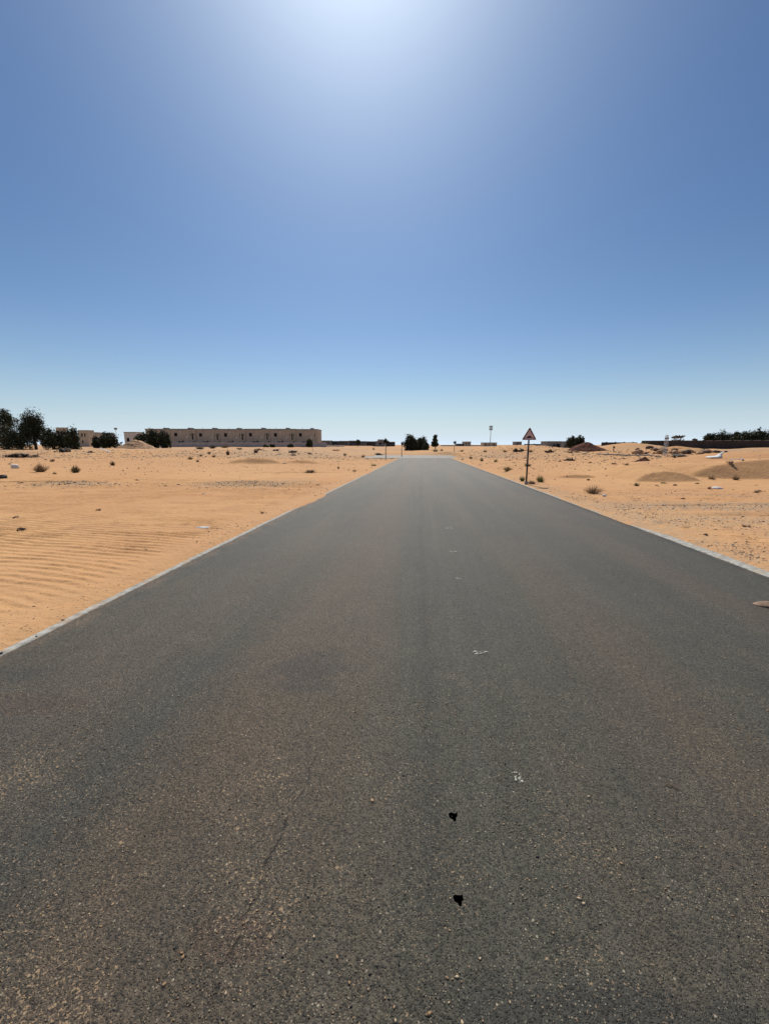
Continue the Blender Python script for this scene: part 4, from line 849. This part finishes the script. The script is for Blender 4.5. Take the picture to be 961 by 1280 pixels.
ST = [ # u, v, width px, height px, mat, name, label, cat
 (895.5, 611, 12, 4, M_WSTONE, 'rock', 'white rock on the sand near the right dunes', 'rock'), (755, 620.5, 5.5, 3.5, M_WSTONE, 'rock', 'small white pebble rock below the wispy dry shrub', 'rock'),
 (19.5, 585.5, 8, 6, M_WSTONE, 'rock', 'pale rock with dark underside left of the rounded brown shrub', 'rock'), (735, 600.5, 3.5, 2.2, M_RUBD, 'rock', 'single dark stone above the wispy dry shrub', 'rock'),
 (26.5, 663.5, 12, 5, M_RUBD, 'clod', 'larger dark clod on the rippled sand, lower of two', 'clod'), (21, 647.5, 8, 3.2, M_RUBD, 'clod', 'smaller dark clod on the rippled sand, upper of two', 'clod'),
 (24, 604.5, 5, 1.6, M_RUBD, 'clod', 'tiny dark clod below the black tyre on the left', 'clod'), (7, 608.5, 3, 1.4, M_RUBD, 'clod', 'tiny dark clod nearest the left picture edge', 'clod'),
 (207, 608, 5, 1.6, M_RUBD, 'clod', 'dark flat clod right of the grey gravel mound', 'clod'), (172, 601, 5, 1.8, M_RUBD, 'clod', 'dark clod on top of the grey gravel mound', 'clod'), (123, 638.5, 7, 1.6, M_RUBD, 'clod', 'flat brown clod midway on the rippled sand', 'clod'),
 (930, 658.5, 11, 2.4, M_RUBD, 'clod', 'dark flat clod on the gravelly sand at the right', 'clod'), (880, 669, 8, 2.6, M_RUBD, 'clod', 'dark clod left of the flat one on gravelly sand', 'clod'),
 (330, 642, 9, 1.6, M_RUBD, 'clod', 'flat dark clod on the sand left of the covered kerb', 'clod'), (843, 607, 4, 2, M_RUBD, 'clod', 'tiny dark clod below the near shaded dune', 'clod'), (79.5, 776, 4.5, 2.5, M_RUBD, 'clod', 'small black stone on the left kerb near the bottom', 'clod'), (46, 797, 3, 2.4, M_RUBD, 'clod', 'tiny black stone on the asphalt edge of the left kerb', 'clod'), (2, 818, 4, 4, M_RUBD, 'clod', 'black stone at the left kerb by the picture edge', 'clod')]
for i, (u, v, wp, hp, m, nm, lb, ct) in enumerate(ST):
    if nm == 'clod' and wp >= 5: heap('clod', u, v, wp, max(hp, wp * .36), lb, M_HEAP, 'clod', None, 70 + i, 4); continue
    x, y, z, D = hit(u, v); k = D / 507; o = stone(nm, (x, y, z), (wp * k, wp * k * .7, max(hp, wp * .3) * k * 1.0), m, 60 + i, sink=.2); o.rotation_euler[2] = YAW; tag(o, lb, ct)
# boulders of the rubble bank
for i in range(60):
    u = 796 + i * 1.85 + random.uniform(-1.5, 1.5); D = random.uniform(52, 60); x, y, _ = bearing(u, 556, D); s = random.choice([.18, .25, .3, .4, .6, .85]); z = T(x, y)
    o = stone('rubble_boulder', (x, y, z + random.uniform(-.05, .08)), (s * 1.3, s * .9, s * .8), [M_RUB, M_RUB, M_WOOD, M_RUB, M_RUBD][i % 5], 200 + i, base=(ICO_V, ICO_F), rough=.6, rz=random.uniform(0, 3)); tag(o, 'brown boulder in the broken rubble bank behind the lattice mast', 'boulder', 'boulders of the rubble bank')
# white paint scuffs down the lane
def scuff(x, y, L, W, lb, seed):
    r = np.random.default_rng(seed); V = []; F = []
    for k in range(16):
        cx, cy = x + (r.random() - .5) * L, y + (r.random() - .5) * W; n = 7; s = 0.13 * min(L, W) * (0.3 + r.random() ** 2 * 1.6) + .0015; b = len(V)
        for t in range(n): a = 6.283 * t / n; q = s * (.6 + .7 * r.random()); V.append((cx + q * math.cos(a) * (1.6 if L > W else .8), cy + q * math.sin(a), .0028 + .00012 * k))
        V.append((cx, cy, .0024 + .00012 * k)); F += [(b + t, b + (t + 1) % n, b + n) for t in range(n)]
        for t in range(n): V.append((V[b + t][0], V[b + t][1], -.004))
        F += [(b + t, b + n + 1 + t, b + (t + 1) % n) for t in range(n)] + [(b + (t + 1) % n, b + n + 1 + t, b + n + 1 + (t + 1) % n) for t in range(n)]
    V = [(a, b, c + float(grade(b))) for a, b, c in V]; tag(mesh_np('paint_mark', V, F, M_PAINT), lb, 'paint mark')
for (x, y, L, W, lb) in [(0.50, 5.98, .10, .05, 'white paint dab in the road, second farthest of the line'), (0.56, 7.75, .12, .06, 'white paint dab farthest along the road'), (0.46, 4.72, .06, .04, 'faint white paint dab, third from the far end'), (0.48, 2.95, .09, .045, 'broken white paint dab halfway down the asphalt'), (0.49, 1.76, .035, .06, 'nearest white paint dab right of the black holes')]:
    scuff(x, y, L, W, lb, int(y * 100))
# crushed card at the right picture edge
def crumple(name, x, y, L, W, H, mat, lb, ct, seed, rz, z=.004):
    r = np.random.default_rng(seed); n = 12; m = 8; V = []
    for j in range(m):
        for i in range(n):
            a, b = i / (n - 1) * 2 - 1, j / (m - 1) * 2 - 1; e = max(0, 1 - abs(a) ** 2.5) ; hh = H * (max(0, 1 - abs(b)) * .9 + .1) * e * (.75 + .5 * r.random())
            V.append((a * L / 2 + r.normal() * L * .012, b * W / 2 * (e * .9 + .1) + r.normal() * W * .02, max(.001, hh)))
    F = [(j * n + i, j * n + i + 1, (j + 1) * n + i + 1, (j + 1) * n + i) for j in range(m - 1) for i in range(n - 1)]
    o = mesh_np(name, V, F, mat); o.location = (x, y, z); o.rotation_euler = (0, 0, rz)
    s = o.modifiers.new('thickness', 'SOLIDIFY'); s.thickness = .003; s.offset = -1; return tag(o, lb, ct)
crumple('crushed_card', 3.50, 4.16, .25, .16, .042, M_CARD, 'crushed brown scrap lying on the asphalt at the right picture edge', 'litter', 4, -.25, float(grade(4.1)) + .004)
x, y, z, D = hit(254, 660); crumple('plastic_scrap', x, y, .34, .12, .035, M_SHEET, 'flat white scrap half buried in the rippled sand left of the kerb', 'litter', 6, .25, z - .002)
# twigs
for (u, v, L, a, lb) in [(706 / 1, 980 / 1, .05, -.5, 'short dark twig on the asphalt right of the nearest white dab'), (240, 572, .0, 0, '')][:1]:
    x, y, z, D = hit(830, 981); o = MB().tube([(0, 0, .004), (.02, -.01, .008), (.05, -.03, .004)], [.002, .003, .0015], 6).build('twig', M_DARKTW); o.location = (x, y, 0); tag(o, lb, 'twig')
# tyre at the left edge
x, y, z, D = hit(0, 598.5)
ty = empty('tyre', (x - .05, y, z + .05), .3); tag(ty, 'black discarded tyre half sunk in sand at the left picture edge', 'tyre')
mb = MB(); n = 28
prof = [(.20, -.07), (.22, -.09), (.29, -.09), (.31, -.06), (.31, .06), (.29, .09), (.22, .09), (.20, .07)]
for k in range(n):
    a = 6.283 * k / n
    for (r_, z_) in prof: mb.v.append((r_ * math.cos(a), r_ * math.sin(a), z_ + .02 * math.sin(a)))
for k in range(n):
    for j in range(8): mb.f.append((k * 8 + j, ((k + 1) % n) * 8 + j, ((k + 1) % n) * 8 + (j + 1) % 8, k * 8 + (j + 1) % 8))
mb.build('tyre_body', M_RUBBER, ty)
# planks
for (u, v, L, tilt, m, lb) in [(132, 565, 1.6, .35, M_SHEET, 'white plank leaning in the sand left of the rubble mound'), (230.5, 567, .9, -.6, M_SHEET, 'short pale plank tilted against a dark lump before the second townhouse')]:
    x, y, z, D = hit(u, v); p = MB().box(-L / 2, L / 2, -.08, .08, 0, .05).build('plank', m); p.location = (x, y, z + .22); p.rotation_euler = (0.3, tilt, YAW); tag(p, lb, 'plank')
# white sheeting, grey beams, pipe on the right
def sheet(u, v, D, pts, mat, lb, nm='sheeting', th=.03, ct='sheeting'):
    x, y, _ = bearing(u, v, D); z = T(x, y); mb = MB(); mb.prism(pts, -th, th); o = mb.build(nm, mat); o.location = (x, y, z); o.rotation_euler = (0, 0, YAW); return tag(o, lb, ct)
x, y, z, D = hit(893, 573); k = D / 507
V = [(-12 * k, -.10, .03), (-5 * k, -.25, .02), (2 * k, -.22, .03), (8 * k, -.10, .03), (9.5 * k, .10, 3.2 * k), (14.5 * k, .22, 9.6 * k), (7.5 * k, .25, 4.8 * k), (4 * k, .28, 2.6 * k), (-2 * k, .35, 2.2 * k), (-8 * k, .30, 1.6 * k), (-4 * k, .02, 1.2 * k), (3 * k, .02, 1.5 * k), (8 * k, .08, 2.9 * k)]
F = [(0, 1, 10), (1, 2, 11), (1, 11, 10), (2, 3, 12), (2, 12, 11), (3, 4, 12), (4, 5, 6), (4, 6, 12), (12, 6, 7), (12, 7, 11), (11, 7, 8), (11, 8, 10), (10, 8, 9), (10, 9, 0)]
o = mesh_np('sheeting', V, F, M_SHEET); o.location = (x, y, z + .03); o.rotation_euler = (0, 0, YAW); s = o.modifiers.new('thickness', 'SOLIDIFY'); s.thickness = .02; tag(o, 'crumpled white sheet with one corner standing up on the right dunes', 'sheeting')
x, y, z, D = hit(849, 571); k = D / 507
V = [(-7 * k, -.2, .05), (-2 * k, -.5, 0), (7 * k, -.35, .02), (7.5 * k, .2, .12), (1 * k, .5, 2.8 * k), (-6 * k, .5, 3.4 * k), (0, 0, 1.6 * k)]
o = mesh_np('sheeting', V, [(i, (i + 1) % 6, 6) for i in range(6)], M_RUBBER); o.location = (x, y, z + .03); o.rotation_euler = (0, 0, YAW); s = o.modifiers.new('thickness', 'SOLIDIFY'); s.thickness = .03; tag(o, 'black slumped sheet left of the white sheet on the right dunes', 'sheeting')
def beam(u0, v0, u1, v1, rad, mat, lb, nm, lift=.05):
    a = hit(u0, v0); b = hit(u1, v1); pts = []
    for k in range(13):
        t = k / 12; X = a[0] + (b[0] - a[0]) * t; Y = a[1] + (b[1] - a[1]) * t; pts.append((X - a[0], Y - a[1], max(T(X, Y), a[2] + (b[2] - a[2]) * t) + lift - a[2]))
    o = MB().tube(pts, rad, 8).build(nm, mat); o.location = a[:3]; return tag(o, lb, 'pipe')
beam(745, 568, 826, 571, .07, M_MGREY, 'long grey pipe lying on the sand below the bank on the right', 'pipe')
beam(912, 575.5, 928, 576, .045, M_MGREY, 'grey beam poking out of the large right dune', 'pipe', .03)
